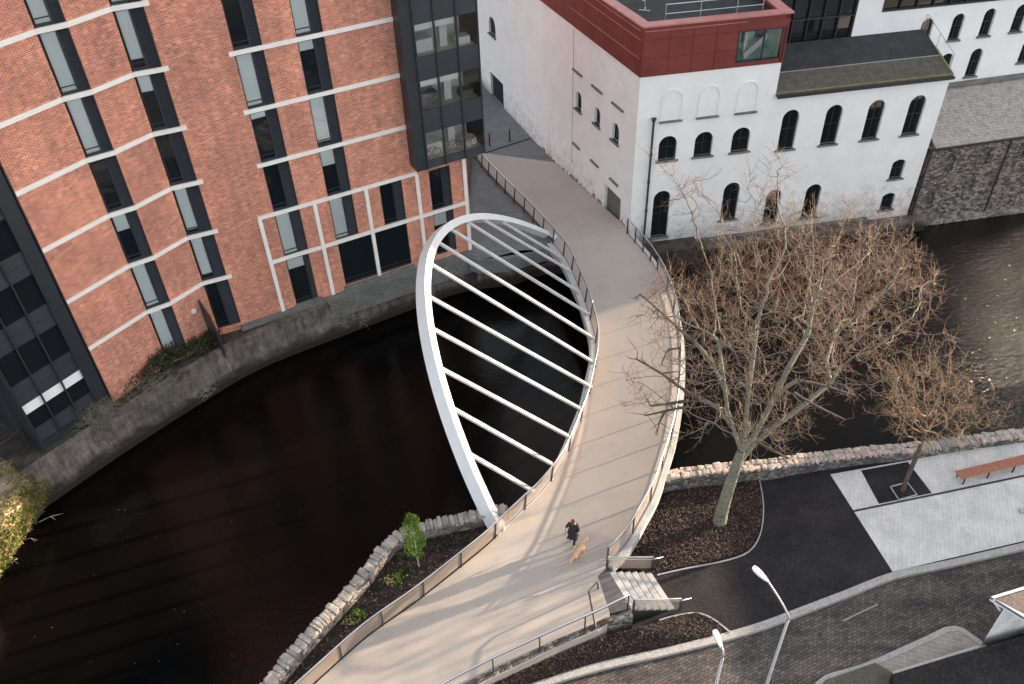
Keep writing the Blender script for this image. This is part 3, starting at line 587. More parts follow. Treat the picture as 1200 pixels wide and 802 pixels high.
# west planter wall: slabs on edge across the wall
wo = spline([at(x,y,.55) for x,y in ((270,850),(308,798),(349,749),(385,710),(424,667),(440.4,644.5),(466.5,621.6),(496,612),(561,597),(594,590.6))], .4)
th = thing('stone_wall', 'curved rubble stone wall with upright slab coping beside the west planting bed', 'wall', (wo[5].x,wo[5].y,0))
mb = MB(); curb(mb, [Vector((p.x,p.y,0)) for p in wo], .42, -5, .49); mb.build('wall_body', M['rubble'], th)
pos = 0; tot = plen(wo); ws = resample(wo, 400)
while pos < tot-.2:
    wdt = rnd.choice((.15,.2,.24,.3,.36)); i = min(398, int((pos+wdt/2)/tot*399)); p = ws[i]; d = (ws[i+1]-ws[i]).normalized(); sd = Vector((d.y,-d.x,0))
    tot_w = .50+rnd.uniform(-.05,.05); h = rnd.uniform(.14,.24)
    Mx = Matrix.Translation(Vector((p.x,p.y,.42+h/2-.03))+sd*(.21+rnd.uniform(-.02,.02))) @ Matrix.Rotation(math.atan2(d.y,d.x)+rnd.uniform(-.08,.08),4,'Z') @ Matrix.Rotation(rnd.uniform(-.1,.1),4,'X') @ Matrix.Diagonal((wdt*.95,tot_w,h,1))
    inst(rnd.choice(SM), 'stone', th, Mx); pos += wdt
# planting between the wall and the path
wi = [Vector((p.x,p.y,0)) for p in offset(wo,.35)]
pb = [(p.x,p.y) for p in wi] + [(p.x,p.y) for p in Lw[i0-3:]]
mb = MB(); mb.prism([(p.x,p.y) for p in wi] + [(p.x-.02,p.y+.02) for p in Lw[i0-3:]], -5, -.12); structure('planting_soil', mb, M['soil'])
# east river wall: two rows of rubble coping
eo = spline([at(x,y,z) for x,y,z in ((770,553.5,-.2),(782.7,551,-.2),(845,543,-.2),(900,538.5,-.25),(940,532,-.3),(1005,524.5,-.4),(1066,519,-.5),(1124.5,511.5,-.6),(1200,501.7,-.65),(1300,488,-.65))], .4)
th = thing('stone_wall', 'long low rubble wall with rounded pink stone coping beside the river behind the trees', 'wall', (eo[5].x,eo[5].y,-1))
zt = [p.z-.05 for p in eo]
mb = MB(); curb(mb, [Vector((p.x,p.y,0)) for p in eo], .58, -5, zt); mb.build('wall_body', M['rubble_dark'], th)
tot = plen(eo); es = resample(eo, 500)
for row, off in ((0,.13),(1,.42)):
    pos = rnd.uniform(0,.2)
    while pos < tot-.2:
        up = at(1076,520,-.5).x < es[int(pos/tot*499)].x < at(1150,520,-.5).x
        wdt = rnd.uniform(.14,.2) if up else rnd.uniform(.20,.40); i = min(498, int((pos+wdt/2)/tot*499)); p = es[i]; d = (es[i+1]-es[i]).normalized(); sd = Vector((d.y,-d.x,0))
        if up and row == 1: pos += wdt; continue
        tw = .60 if up else rnd.uniform(.26,.34); h = rnd.uniform(.16,.24)
        Mx = Matrix.Translation(Vector((p.x,p.y,p.z-.12+h/2-.04))+sd*((.29 if up else off)+rnd.uniform(-.03,.03))) @ Matrix.Rotation(math.atan2(d.y,d.x)+rnd.uniform(-.3,.3)*(.2 if up else 1),4,'Z') @ Matrix.Rotation(rnd.uniform(-.15,.15),4,'X') @ Matrix.Diagonal((wdt*.97,tw,h,1))
        inst(rnd.choice(SP if not up else SM), 'stone', th, Mx); pos += wdt

# ================================================================== BRICK BUILDING
FB = Fr((-15.04,37.10), 26.95)
P_ = [(-20.51,31.59),(-18.48,34.35),(-17.46,35.0),(-16.21,36.62),(-15.04,37.10)]
F1 = Fr(P_[0], to=P_[1]); FA = Fr(P_[1], to=P_[2]); F2 = Fr(P_[2], to=P_[3]); FW = Fr(P_[3], to=P_[4])
l1 = (Vector(P_[1])-Vector(P_[0])).length; lA = (Vector(P_[2])-Vector(P_[1])).length; l2 = (Vector(P_[3])-Vector(P_[2])).length; lW = (Vector(P_[4])-Vector(P_[3])).length
LV = [.45+0, 3.38, 6.25, 9.12, 11.99, 14.86, 17.73, 20.6, 23.47]; TOP = 26.0; HB = .21
bb = thing('brick_building', 'tall red brick building with white string courses and dark louvred windows beside the river', 'building', (-12,40,0))
uCor = 14.42
opsB = []
def storey(k): return LV[k], LV[k+1]-HB
for k in range(0, 8):
    z0, z1 = storey(k)
    if k == 0: opsB.append((3.2,4.5,0.0,z1)); opsB.append((6.2,10.38,.3,z1)); opsB.append((12.05,13.35,.3,z1)); continue
    opsB.append((3.2,4.55,z0,z1)); opsB.append((6.17,7.5,z0,z1))
    if k == 1: opsB.append((9.08,10.4,z0,z1)); opsB.append((12.05,13.35,z0,z1))
opsB.append((11.15,14.38,6.9,25.5))
mb = MB()
wall(mb, FB, 0, uCor, LED-.1, TOP, opsB, .18)
wall(mb, F1, 0, l1, LED-.3, TOP, [], .1); wall(mb, F2, 0, l2, LED-.3, TOP, [], .1)
opsA = [(.0,lA,*storey(k)) for k in range(0,8)]; opsW = [(.0,lW,*storey(k)) for k in range(0,8)]
for F, ops, ln in ((FA,opsA,lA),(FW,opsW,lW)):
    ops[0] = (0, ln, .1, ops[0][3]); wall(mb, F, 0, ln, LED-.3, TOP, ops, .12)
# east return and back, roof
FR = Fr(FB.p(uCor,0), 26.95+90); wall(mb, FR, 0, 11, LED-.8, TOP, [(.03,1.2,6.9,25.5)], .05)
mb.prism([FB.p(.1,0,-.5)[:2], FB.p(uCor-.01,0,-.5)[:2], FR.p(10.9,0,-.01)[:2], FB.p(-8,0,-11)[:2], (-27,38), F1.p(-4,0,-.6)[:2], FA.p(.2,0,-.6)[:2]], TOP-.5, TOP-.3, 0)
mb.build('wall', M['brick'], bb)
# dark core behind the windows
mb = MB(); mb.prism([FB.p(.3,0,-.8)[:2], FB.p(11.0,0,-.8)[:2], FB.p(11.0,0,-1.4)[:2], FB.p(uCor-.3,0,-1.4)[:2], FB.p(uCor-.3,0,-10)[:2], FB.p(-8,0,-11)[:2], (-27,39), F1.p(-4,0,-.9)[:2], FA.p(.4,0,-.9)[:2], FW.p(.2,0,-.9)[:2]], -.3, TOP-.6); mb.build('inner_wall', M['lead'], bb)
# string courses, one part per storey and run
def band(F, u0, u1, zt, w=.07, h=HB, name='string_course', m='band'):
    mb = MB(); F.box(mb, u0, u1, zt-h, zt, -.12, w); mb.build(name, M[m], bb)
for k in range(1, 8):
    z = LV[k]
    band(F1, 0.0, l1+.01, z); band(FA, -.02, lA+.02, z, .10); band(F2, -.01, l2+.01, z); band(FW, -.02, lW+.25, z, .10)
    if k >= 3: band(FB, 2.95, 11.1, z)
for F,u0,u1,zt,w in ((FB,2.32,11.34,6.25,.08),(FB,2.5,14.2,3.42,.075)): band(F,u0,u1,zt,w)
for u, zb in ((2.4,-.2),(5.38,-.2),(8.29,-.4),(11.3,.0),(14.22,-.4)):
    mb = MB(); FB.box(mb, u-.10, u+.10, zb, 6.25-HB if u < 14 else 6.6, -.05 if u!=8.29 else -.02, .085); mb.build('pilaster', M['band'], bb)
# window: frame > pane, blind, louvre
def window(F, u0, u1, z0, z1, blind=0., lv=.40, w=-.07, par=bb, glassfrac=None, name='window'):
    fr = .05; us = u1-(u1-u0)*lv; mb = MB()
    for a,b,c,d in ((u0,u0+fr,z0,z1),(us-fr,us,z0,z1),(u0+fr,us-fr,z0,z0+.12),(u0+fr,us-fr,z1-.07,z1)): F.box(mb,a,b,c,d,w-.06,w+.03)
    if z1-z0 > 2: F.box(mb,u0+fr,us-fr,z0+.30,z0+.34,w-.04,w+.01)
    f = mb.build(name, M['lead'], par)
    a, b, c, d = u0+fr, us-fr, z0+.12, z1-.07
    if blind > 0:
        zb = d-(d-c)*blind
        if blind < 1: mb = MB(); F.box(mb,a,b,c,zb,w-.035,w-.02); mb.build('pane', M['pane'], f)
        mb = MB(); F.box(mb,a,b,zb,d,w-.05,w-.035); mb.build('blind', M['blind'], f)
        mb = MB(); mb.face([F.p(a,zb,w-.01),F.p(b,zb,w-.01),F.p(b,d,w-.01),F.p(a,d,w-.01)]); mb.build('pane', M['glass'], f)
    else:
        mb = MB(); F.box(mb,a,b,c,d,w-.035,w-.02); mb.build('pane', M['pane'], f)
    if lv > 0:
        mb = MB(); F.box(mb,us,u1,z0,z1,w-.08,w-.05); n = int((z1-z0)/.10)
        F.box(mb,us,us+.04,z0,z1,w-.05,w+.05); F.box(mb,u1-.04,u1,z0,z1,w-.05,w+.05)
        for k in range(n):
            z = z0+(k+.3)*(z1-z0)/n
            mb.face([F.p(us+.04,z+.055,w-.045),F.p(u1-.04,z+.055,w-.045),F.p(u1-.04,z,w+.04),F.p(us+.04,z,w+.04)])
        mb.build('louvre', M['louvre'], f)
BL = {'A':[.75,1,.25,.45,1,1,.6,1], 'B':[0,1,1,0,0,.9,.2,0], 'C':[0,1,0,.12,1,.10,.5,0], 'D':[0,1,.35,.95,.18,1,.8,0]}
BL['A'] = [1,1,.34,0,1,1,1,1]; BL['B'] = [0,.92,.95,0,.3,.85,1,1]; BL['C'][1] = 1; BL['C'][6] = 1; BL['D'][6] = 1
for k in range(0, 8):
    z0, z1 = storey(k)
    if k == 0: z0 = .1
    window(FA, .05, lA-.02, z0, z1, BL['A'][k]); window(FW, .05, lW-.02, z0, z1, BL['B'][k], .48)
    if k: window(FB, 3.2, 4.55, z0, z1, BL['C'][k]); window(FB, 6.17, 7.5, z0, z1, BL['D'][k])
window(FB, 9.08, 10.4, *storey(1), 0); window(FB, 12.05, 13.35, *storey(1), 0); window(FB, 3.2, 4.5, 0, storey(0)[1], .22, .22)
window(FB, 6.2, 8.2, .3, storey(0)[1], 0, 0); window(FB, 8.38, 10.38, .3, storey(0)[1], 0, 0); window(FB, 12.05, 13.35, .3, storey(0)[1], .3, .3)
# plinth
mb = MB(); FB.box(mb, -.1, uCor+.05, -.9, -.02, -.3, .22); FB.box(mb, 4.9, uCor+.2, -1.2, -.22, .2, .75); FB.box(mb, 3.1,4.7,-.02,.10,-.2,.16); FB.box(mb,6.1,10.5,-.02,.26,-.2,.12); mb.build('plinth', M['copper'], bb)
# glazed bay at the right
FY = Fr(FB.p(0,0,1.0), 26.95)
bay = MB(); z0 = 6.75
FY.box(bay, 11.02, 11.14, z0, TOP, -1.0, -.02); FY.box(bay, 11.14, 15.15, z0, z0+.12, -2.2, -.02); FY.box(bay, 11.0, 11.62, z0, TOP, -.10, 0.0)
FY.box(bay, 15.09, 15.17, z0, TOP, -2.2, 0.03); FY.box(bay, 11.14, 15.1, TOP-.4, TOP-.2, -2.2, -.02)
b0 = bay.build('bay_frame', M['lead'], bb)
for u in (11.65,12.74,13.95): mb = MB(); FY.box(mb, u-.035, u+.035, z0, TOP, -.05, .08); mb.build('mullion', M['lead'], bb)
for k in range(-1, 7):
    gz0, gz1 = 7.25+2.87*k, 8.85+2.87*k
    lo = max(z0, gz1-2.87)
    for a, b in ((11.68,12.705),(12.775,13.915),(13.985,15.09)):
        if k >= 0:
            mb = MB(); mb.face([FY.p(a,gz0,-.03),FY.p(b,gz0,-.03),FY.p(b,gz1,-.03),FY.p(a,gz1,-.03)]); mb.build('bay_pane', M['glass'], bb)
            mb = MB(); FY.box(mb, a, b, max(z0,gz1-2.87)+.01, gz0, -.06, 0.0); mb.build('spandrel_panel', M['panel'], bb)
    if k >= 0:
        mb = MB(); FY.box(mb, 15.12, 15.15, gz0, gz1, -2.1, -.05); 
        mb = MB(); FY.box(mb, 11.2, 15.05, gz0-.45, gz0-.08, -2.1, -.08); mb.build('floor_slab', M['floorint'], bb)
        mb = MB(); FY.box(mb, 11.2, 15.05, gz0-.08, gz1+.4, -2.15, -2.1); mb.build('partition', M['interior'], bb)
        mb = MB(); FY.box(mb, 13.35, 13.75, gz0-.08, gz1+.4, -1.2, -.8); mb.build('column', M['interior'], bb)
        mb = MB(); FY.box(mb, 12.0, 12.9, gz0-.08, gz0+.55, -1.5, -.7); FY.box(mb, 14.2,14.9, gz0-.08, gz0+.3, -1.1, -.5); mb.build('furniture', M['copper'] if k % 2 else M['blind'], bb)
        if k >= 1: mb = MB(); FY.box(mb, 11.7, 13.9, gz1-.32, gz1-.02, -.12, -.09); mb.build('blind', M['blind'], bb)
# small bicycles parked behind the lowest bay window
def bicycle(par, F, u, z, w):
    mb = MB()
    for du in (0, .62):
        mb.tube([F.p(u+du+.24*math.cos(t*math.pi/7), z+.24+.24*math.sin(t*math.pi/7), w) for t in range(15)], .02, 4, cap=False)
    mb.tube([F.p(u,z+.24,w), F.p(u+.2,z+.6,w), F.p(u+.55,z+.6,w), F.p(u+.62,z+.24,w)], .02, 4); mb.tube([F.p(u+.2,z+.6,w), F.p(u+.3,z+.25,w), F.p(u+.55,z+.6,w)], .02, 4)
    return mb
for k, (u, w, c) in enumerate(((11.8,-.35,'red'),(13.1,-.45,'post'),(14.1,-.35,'redcap'))):
    bicycle(None, FY, u, 7.18, w).build('bicycle', M[c], label=('red bicycle standing behind the left pane of the lowest bay window','dark bicycle standing behind the middle pane of the lowest bay window','pale red bicycle standing behind the right pane of the lowest bay window')[k], cat='bicycle')
# glazed bay at the left, flush with the brick
FL = F1
mb = MB(); FL.box(mb, -.06, .0, 0, TOP, -.3, .06); FL.box(mb,-.76,-.10,.1,TOP,-.1,.0); FL.box(mb,-3.98,-3.88,-.2,TOP,-1.2,.05); FL.box(mb,-4,-.05,-.4,.12,-1.0,.04); mb.build('bay_frame', M['lead'], bb)
mus = [-.76,-1.80,-2.86,-3.88]
for u in mus: mb = MB(); FL.box(mb, u-.035, u+.035, .1, TOP, -.05, .08); mb.build('mullion', M['lead'], bb)
for a, b in ((mus[1],mus[0]),(mus[2],mus[1]),(mus[3],mus[2])):
    a += .035; b -= .035
    for zz0, zz1, kind in ((.12,1.0,'panel'),(1.0,1.95,'pane'),(1.95,2.5,'blind')):
        mb = MB(); FL.box(mb,a,b,zz0+.01,zz1-.01,-.09,-.04 if kind!='panel' else -.03); mb.build({'panel':'spandrel_panel','pane':'bay_pane','blind':'blind'}[kind], M[kind], bb)
    for k in range(0,8):
        s0 = 2.5+2.87*k
        mb = MB(); FL.box(mb,a,b,s0+.01,s0+.60,-.09,-.02); mb.build('spandrel_panel', M['panel'], bb)
        mb = MB(); FL.box(mb,a,b,s0+.62,s0+1.22,-.09,-.02); mb.build('spandrel_panel', M['panel'], bb)
        mb = MB(); FL.box(mb,a,b,s0+1.24,s0+2.86,-.10,-.06); mb.build('bay_pane', M['pane'], bb)
# side of the building west of the bay
mb = MB(); FX = Fr(FL.p(-3.98,0,-.05), 125); mb.face([FX.p(0,-1,0),FX.p(-.0,TOP,0),FX.p(-.01,TOP,0),FX.p(-.01,-1,0)])
FL.box(mb, -4.0, -3.9, -.5, TOP, -9, -1.2); FL.box(mb,-14,-4.0,-.5,TOP,-4.4,-4.0); mb.build('side_wall', M['panel'], bb)
for k in range(6):
    mb = MB(); FL.box(mb,-7.5,-4.3,1.0+2.87*k,2.6+2.87*k,-3.99,-3.95); mb.build('side_pane', M['pane'], bb)
# round bulkhead lamp and dark screen panel on the quay edge
u, z = F2.hit(227,365); o = MB(); c = F2.p(u,z,.03); o.tube([F2.p(u,z,0), F2.p(u,z,.07)], [.16,.13], 14); o.build('wall_lamp', M['lampw'], label='small round white lamp on the brick wall near the quay', cat='lamp')
sc = thing('security_screen', 'dark steel screen panel jutting from the brick wall over the quay', 'screen', at(250,400,LED))
a = at(243,399,LED); b = at(263,413,LED); mb = MB(); a1 = F2.p(F2.hit(232,357)[0]+.1, 2.5, .05)
pt = [Vector((a1.x,a1.y,LED)), Vector((b.x,b.y,LED-.4)), Vector((b.x,b.y,.5)), Vector((b.x+(a1.x-b.x)*.3,b.y+(a1.y-b.y)*.3,1.9)), a1]
nn = (pt[1]-pt[0]).cross(pt[4]-pt[0]).normalized()*.03
mb.face([p+nn for p in pt]); mb.face([p-nn for p in pt][::-1])
for i in range(5): mb.face([pt[i]+nn, pt[i]-nn, pt[(i+1)%5]-nn, pt[(i+1)%5]+nn])
mb.build('panel', M['lead'], sc); mb = MB()
for p, q in ((pt[0],pt[4]),(pt[4],pt[3]),(pt[3],pt[2])): mb.beam(p, q, .07, .07)
mb.build('panel_frame', M['dark'], sc)

# ================================================================== WHITE BUILDING
FF = Fr((7.66,45.09), 8.823); FSb = Fr(FS.p(34,0), to=FS.p(0,0))           # front wall; west wall, seen from outside
def SS(u): return 34-u
wb = thing('white_building', 'white rendered mill building with arched windows and an oxide red rooftop box', 'building', (14,48,0))
ops = []; sills = []
for c in (2.0,4.22,6.54):
    ops.append((c-.56,c+.56,7.12,8.94,.56,'blind_arch')); ops.append((c-.56,c+.56,4.55,6.12,.50,'w'))
ops += [(1.42,2.5,-.9,2.45,.54,'w'),(5.95,7.02,-.25,2.42,.53,'w'),(8.9,9.9,-.9,1.52,.5,'w'),(11.55,12.6,-.9,1.55,.5,'w')]
for c in (9.5,12.25,14.95,17.6): ops.append((c-.53,c+.53,4.33,6.90,.53,'w'))
ops += [(17.1,18.0,1.25,2.6,.22,'w'),(17.08,17.98,-1.06,.16,.22,'w')]
EU = 19.25; EAVE = 7.90; BOXB = 9.92; BOXT = 12.68; BU = 8.25
mb = MB(); o5 = [tuple(o[:5]) for o in ops if o[5] == 'w']
wall(mb, FF, 0, BU, -2.9, BOXB, [o for o in o5 if o[0] < BU], .22); wall(mb, FF, BU, EU, -2.9, EAVE, [o for o in o5 if o[0] > BU], .22)
o6 = [(2.02,2.9,4.85,6.05,.42),(4.5,5.3,4.85,6.0,.4),(7.15,8.0,4.7,5.95,.42),(1.3,3.45,-.75,1.38,0),(22.3,23.7,4.3,5.72,.6),(21.1,23.9,-1.1,1.0,0)]
wall(mb, FSb, SS(34), SS(0), -2.9, BOXB, [(SS(o[1]),SS(o[0]),o[2],o[3],o[4]) for o in o6], .3)
# step side where the box stands above the lean roof, back and east side
Fst = Fr(FF.p(BU,0), 98.8); mb.face([Fst.p(0,EAVE-.5,0),Fst.p(9,EAVE-.5,0),Fst.p(9,BOXB,0),Fst.p(0,BOXB,0)])
Fe = Fr(FF.p(EU,0), 98.8); mb.face([Fe.p(0,-2.9),Fe.p(5.0,-2.9),Fe.p(5.0,EAVE+1.2),Fe.p(0,EAVE)])
mb.build('wall', M['white'], wb)
mb = MB(); mb.prism([FF.p(.5,0,-.6)[:2], FF.p(EU-.4,0,-.6)[:2], FF.p(EU-.4,0,-3.6)[:2], FF.p(BU,0,-3.6)[:2], FF.p(BU,0,-20)[:2], FS.p(33,0,.6)[:2]], -2.5, EAVE-.3); mb.build('inner_wall', M['lead'], wb)
# buttress strips on the west wall, faint
def arch_window(F, o, par, w=-.2, m='pane', frame=.05):
    ol = outline(o, 10); c = ((o[0]+o[1])/2, (o[2]+o[3])/2)
    inn = [(c[0]+(x-c[0])*(1-frame*2/(o[1]-o[0])), c[1]+(z-c[1])*(1-frame*2/(o[3]-o[2]))) for x, z in ol]
    mb = MB()
    for k in range(len(ol)):
        j = (k+1)%len(ol); mb.face([F.p(*ol[k],w+.03),F.p(*ol[j],w+.03),F.p(*inn[j],w+.03),F.p(*inn[k],w+.03)]); mb.face([F.p(*inn[k],w+.03),F.p(*inn[j],w+.03),F.p(*inn[j],w-.03),F.p(*inn[k],w-.03)])
    if o[1]-o[0] > .7:
        F.box(mb, c[0]-.02, c[0]+.02, o[2]+frame, o[3]-frame, w-.02, w+.02); F.box(mb, o[0]+frame, o[1]-frame, c[1]-.02, c[1]+.02, w-.02, w+.018)
    f = mb.build('window', M['lead'], par); mb = MB(); mb.face([F.p(*q,w-.015) for q in inn]); mb.build('pane', M[m], f); return f
def sill(F, u0, u1, z, par, m='copper', ov=.12):
    mb = MB(); F.box(mb, u0-ov, u1+ov, z-.11, z, -.15, .12); mb.build('sill', M[m], par)
for o in ops:
    if o[5] == 'w':
        arch_window(FF, o[:5], wb); sill(FF, o[0], o[1], o[2], wb)
    else:   # blind arch: shallow raised surround and sill
        ol = outline(o[:5], 12); c = (o[0]+o[1])/2; mb = MB()
        path = [(o[1],o[2])]+ol[2:]+[(o[0],o[2])]
        for a, b in zip(path, path[1:]):
            for sgn in (1,):
                q = lambda p, e: (c+(p[0]-c)*(1+e/ .56), p[1]+ (e if p[1] > o[3]-.56 else 0)*((p[1]-(o[3]-.56))/.56 if p[1] > o[3]-.56 else 0))
                mb.face([FF.p(*a,.0),FF.p(*b,.0),FF.p(*b,.06),FF.p(*a,.06)]); mb.face([FF.p(*a,.06),FF.p(*b,.06),FF.p(*q(b,.08),.06),FF.p(*q(a,.08),.06)]); mb.face([FF.p(*q(a,.08),.06),FF.p(*q(b,.08),.06),FF.p(*q(b,.08),0),FF.p(*q(a,.08),0)])
        mb.build('blind_arch', M['white2'], wb); sill(FF, o[0], o[1], o[2], wb)
for o in o6:
    oo = (SS(o[1]),SS(o[0]),*o[2:])
    if o[4]: arch_window(FSb, oo, wb, -.22); sill(FSb, oo[0], oo[1], o[2], wb)
    else:
        mb = MB(); FSb.box(mb, oo[0], oo[1], o[2], o[3], -.26, -.2)
        for u in np.arange(oo[0]+.2, oo[1], .22): FSb.box(mb, u-.01, u+.01, o[2], o[3], -.2, -.185)
        mb.build('door', M['lead'] if o[0] > 10 else M['copper'], wb)
for u0, u1, z in ((7.1,8.4,7.24),(4.3,5.7,7.24),(1.6,3.0,7.24),(7.2,8.2,2.1),(4.4,5.5,2.15),(1.7,2.8,2.2)): sill(FSb, SS(u1), SS(u0), z, wb, ov=0)
for c in (7.75,5.0,2.3):
    mb = MB(); 
    pts = [(SS(c)+.42*math.cos(t*math.pi/10), 8.25+.42*math.sin(t*math.pi/10)) for t in range(11)]; pts = [(SS(c)+.42,7.3)]+pts+[(SS(c)-.42,7.3)]
    for a, b in zip(pts, pts[1:]): mb.face([FSb.p(*a,.0),FSb.p(*b,.0),FSb.p(*b,.03),FSb.p(*a,.03)]); mb.face([FSb.p(*a,.03),FSb.p(*b,.03),FSb.p(SS(c)+(b[0]-SS(c))*1.1,b[1]+.03,.0),FSb.p(SS(c)+(a[0]-SS(c))*1.1,a[1]+.03,.0)])
    mb.build('blind_arch', M['white2'], wb)
for u in (8.44,): mb = MB(); FSb.box(mb, SS(u)-.02, SS(u)+.02, .4, BOXB-.1, -.01, .012); mb.build('render_joint', M['copper'], wb)
# rubble showing at the foot of the west wall
mb = MB()
for k in range(90):
    u = rnd.uniform(0.2,14); 
    if 1.1 < u < 3.7: continue
    zb = zg(FS.p(u,0).y); FSb.box(mb, SS(u)-rnd.uniform(.1,.3), SS(u), zb-.1, zb+rnd.random()**2*.26+.03, -.02, rnd.uniform(.01,.03))
mb.build('exposed_stone', M['rubble'], wb, kind='stuff')
# drain pipe
mb = MB(); mb.tube([FF.p(.95,7.3,.14), FF.p(.95,-1.2,.14)], .065, 8); mb.tube([FF.p(.95,7.42,.14),FF.p(.95,7.2,.14)], [.16,.08], 8)
for z in (5,3.2,1.2): mb.tube([FF.p(.95,z,.14),FF.p(.95,z+.12,.14)], .09, 8)
mb.build('drain_pipe', M['dark'], wb, smooth=False)
# nest-like weeds on a sill and boarding
# --- red box
RW = (5.42,8.15,10.18,11.95)
mb = MB(); bx = [FF.p(0,0,.0)[:2], FF.p(BU,0,.0)[:2], FF.p(BU,0,-26)[:2], FSb.p(0,0,0)[:2]]
th_ = .55; wl_ = [Vector(b) for b in bx]
FFo = Fr(FF.p(0,0,.05), 8.823); FSo = Fr(FSb.p(0,0,.05), to=FSb.p(34.05,0,.05)); FEo = Fr(FF.p(BU+.05,0,.05), 98.823)
wall(mb, FFo, 0, BU+.05, BOXB, BOXT, [(RW[0],RW[1],RW[2],RW[3],0)], .28); FFo.box(mb,.02,RW[0]-.02,BOXB,BOXT,-.28,-.27)
FSo.box(mb, 0, 34.05, BOXB, BOXT, -.28, .0); FEo.box(mb, 0, 24, BOXB, BOXT, -.28, .0)
mb.build('box_wall', M['red'], wb)
mb = MB(); FFo.box(mb, -.06, BU+.16, BOXT, BOXT+.09, -.55, .08); FSo.box(mb, 0, 34.0, BOXT-.003, BOXT+.087, -.55, .08); FEo.box(mb, .0, 24, BOXT+.003, BOXT+.093, -.55, .08); mb.build('parapet_coping', M['redcap'], wb)
mb = MB(); mb.prism([FF.p(.1,0,-.2)[:2], FF.p(BU-.1,0,-.2)[:2], FF.p(BU-.1,0,-22)[:2], FSb.p(5,0,-.2)[:2]], BOXT-.62, BOXT-.42); mb.build('flat_roof', M['bitumen'], wb)
RW = (5.42,8.15,10.18,11.95)
zr = [BOXB+.03, 10.95, 11.98, 12.42]
us = [.03,1.49,2.82,4.15,5.40]
def panel(F, a, b, c, d): mb = MB(); F.box(mb, a+.02, b-.02, c+.012, d-.012, .0, .028); mb.build('panel', M['red'], wb)
for a, b in zip(us, us[1:]):
    for c, d in zip(zr, zr[1:]): panel(FFo, a, b, c, d)
panel(FFo, 5.40, BU+.04, 12.0, 12.42); panel(FFo, 8.18, BU+.04, BOXB+.03, 11.98)
for k in range(9):
    for c, d in zip(zr, zr[1:]): panel(FSo, SS((k+1)*1.38), SS(k*1.38)+.02, c, d)
for z, F, a, b in ((12.44,FFo,.1,5.8),(12.44,FSo,SS(14),SS(.15)),(11.97,FSo,SS(14),SS(.1)),(10.94,FSo,SS(9),SS(.1))):
    mb = MB(); F.box(mb, a, b, z, z+.035, 0, .05); mb.build('trim', M['redcap'], wb)
mb = MB()
for a,b,c,d in ((RW[0],RW[0]+.06,RW[2],RW[3]),(RW[1]-.06,RW[1],RW[2],RW[3]),(6.92,6.98,RW[2]+.05,RW[3]-.05),(RW[0]+.06,RW[1]-.06,RW[2],RW[2]+.05),(RW[0]+.06,RW[1]-.06,RW[3]-.05,RW[3])): FFo.box(mb,a,b,c,d,-.10,.02)
w0 = mb.build('window', M['lead'], wb)
for a, b in ((RW[0]+.06,6.92),(6.98,RW[1]-.06)):
    mb = MB(); mb.face([FFo.p(a,RW[2]+.05,-.04),FFo.p(b,RW[2]+.05,-.04),FFo.p(b,RW[3]-.05,-.04),FFo.p(a,RW[3]-.05,-.04)]); mb.build('pane', M['glass'], w0)
gi = noisy('pale_green_interior', (.62,.78,.70), (.72,.86,.79), 1, .7)
mb = MB(); FFo.box(mb, RW[0]-.1, RW[1]+.02, BOXB+.1, RW[2]-.02, -2.0, -.285); FFo.box(mb, RW[0]-.1, RW[1]+.02, BOXB+.1, BOXT-.64, -2.1, -2.0); FFo.box(mb, 7.96, 8.01, BOXB+.1, BOXT-.64, -2.0, -.285); FFo.box(mb, RW[0]-.2, RW[0]-.1, BOXB+.1, BOXT-.64, -2.0, -.285)
mb.build('room', gi, w0)
mb = MB()
for a, b, c, d in ((5.6,6.1,10.9,11.6),(6.5,6.75,10.5,11.7),(7.3,7.8,10.7,11.5)): FFo.box(mb, a, b, c, d, -1.99, -1.93)
mb.build('inner_door', M['copper'], w0)
mb = MB(); mb.beam(FFo.p(6.1,10.3,-.5), FFo.p(7.9,10.9,-1.6), .06, .4); FFo.box(mb,6.2,6.35,10.2,11.9,-1.0,-.85); mb.build('stair_balustrade', M['interior'], w0)
# --- lean roof with mossy eave
rb = 9.29; d3 = 3.9
mb = MB(); q = lambda u, t, dz=0: FF.p(u, EAVE+.1+(rb-EAVE-.1)*t+dz, .12-(d3+.1)*t)
mb.hexa([q(BU,.42,-.2),q(EU+.1,.42,-.2),q(EU+.1,1,-.2),q(BU,1,-.2),q(BU,.42,0),q(EU+.1,.42,0),q(EU+.1,1,0),q(BU,1,0)]); mb.build('felt_roof', M['bitumen'], wb)
n = 30
for r in range(4):
    mb = MB(); t0, t1 = r*.105, (r+1)*.105
    for k in range(n):
        a = BU+.02+(EU+.05-BU)*k/n; b = a+(EU+.05-BU)/n-.012; e = .02+rnd.uniform(0,.012)
        mb.hexa([q(a,t0,-.12),q(b,t0,-.12),q(b,t1+.02,-.12),q(a,t1+.02,-.12),q(a,t0,e+.02),q(b,t0,e+.02),q(b,t1,e),q(a,t1,e)])
    mb.build('roof_slates', M['moss'], wb, kind='stuff')
mb = MB(); mb.beam(q(BU,.42,.03), q(EU+.1,.42,.03), .07, .04); mb.build('roof_flashing', M['galvgrey'], wb)
mb = MB(); mb.beam(q(BU,.02,.04), q(EU+.1,.02,.04), .09, .05); mb.beam(q(EU+.03,.02,.06), q(EU+.03,.6,.06), .10,.06); mb.build('moss_strip', M['mossy'], wb)
mb = MB(); mb.beam(q(BU+.05,-.02,-.08), q(EU+.1,-.02,-.08), .14, .16); mb.build('gutter', M['dark'], wb)
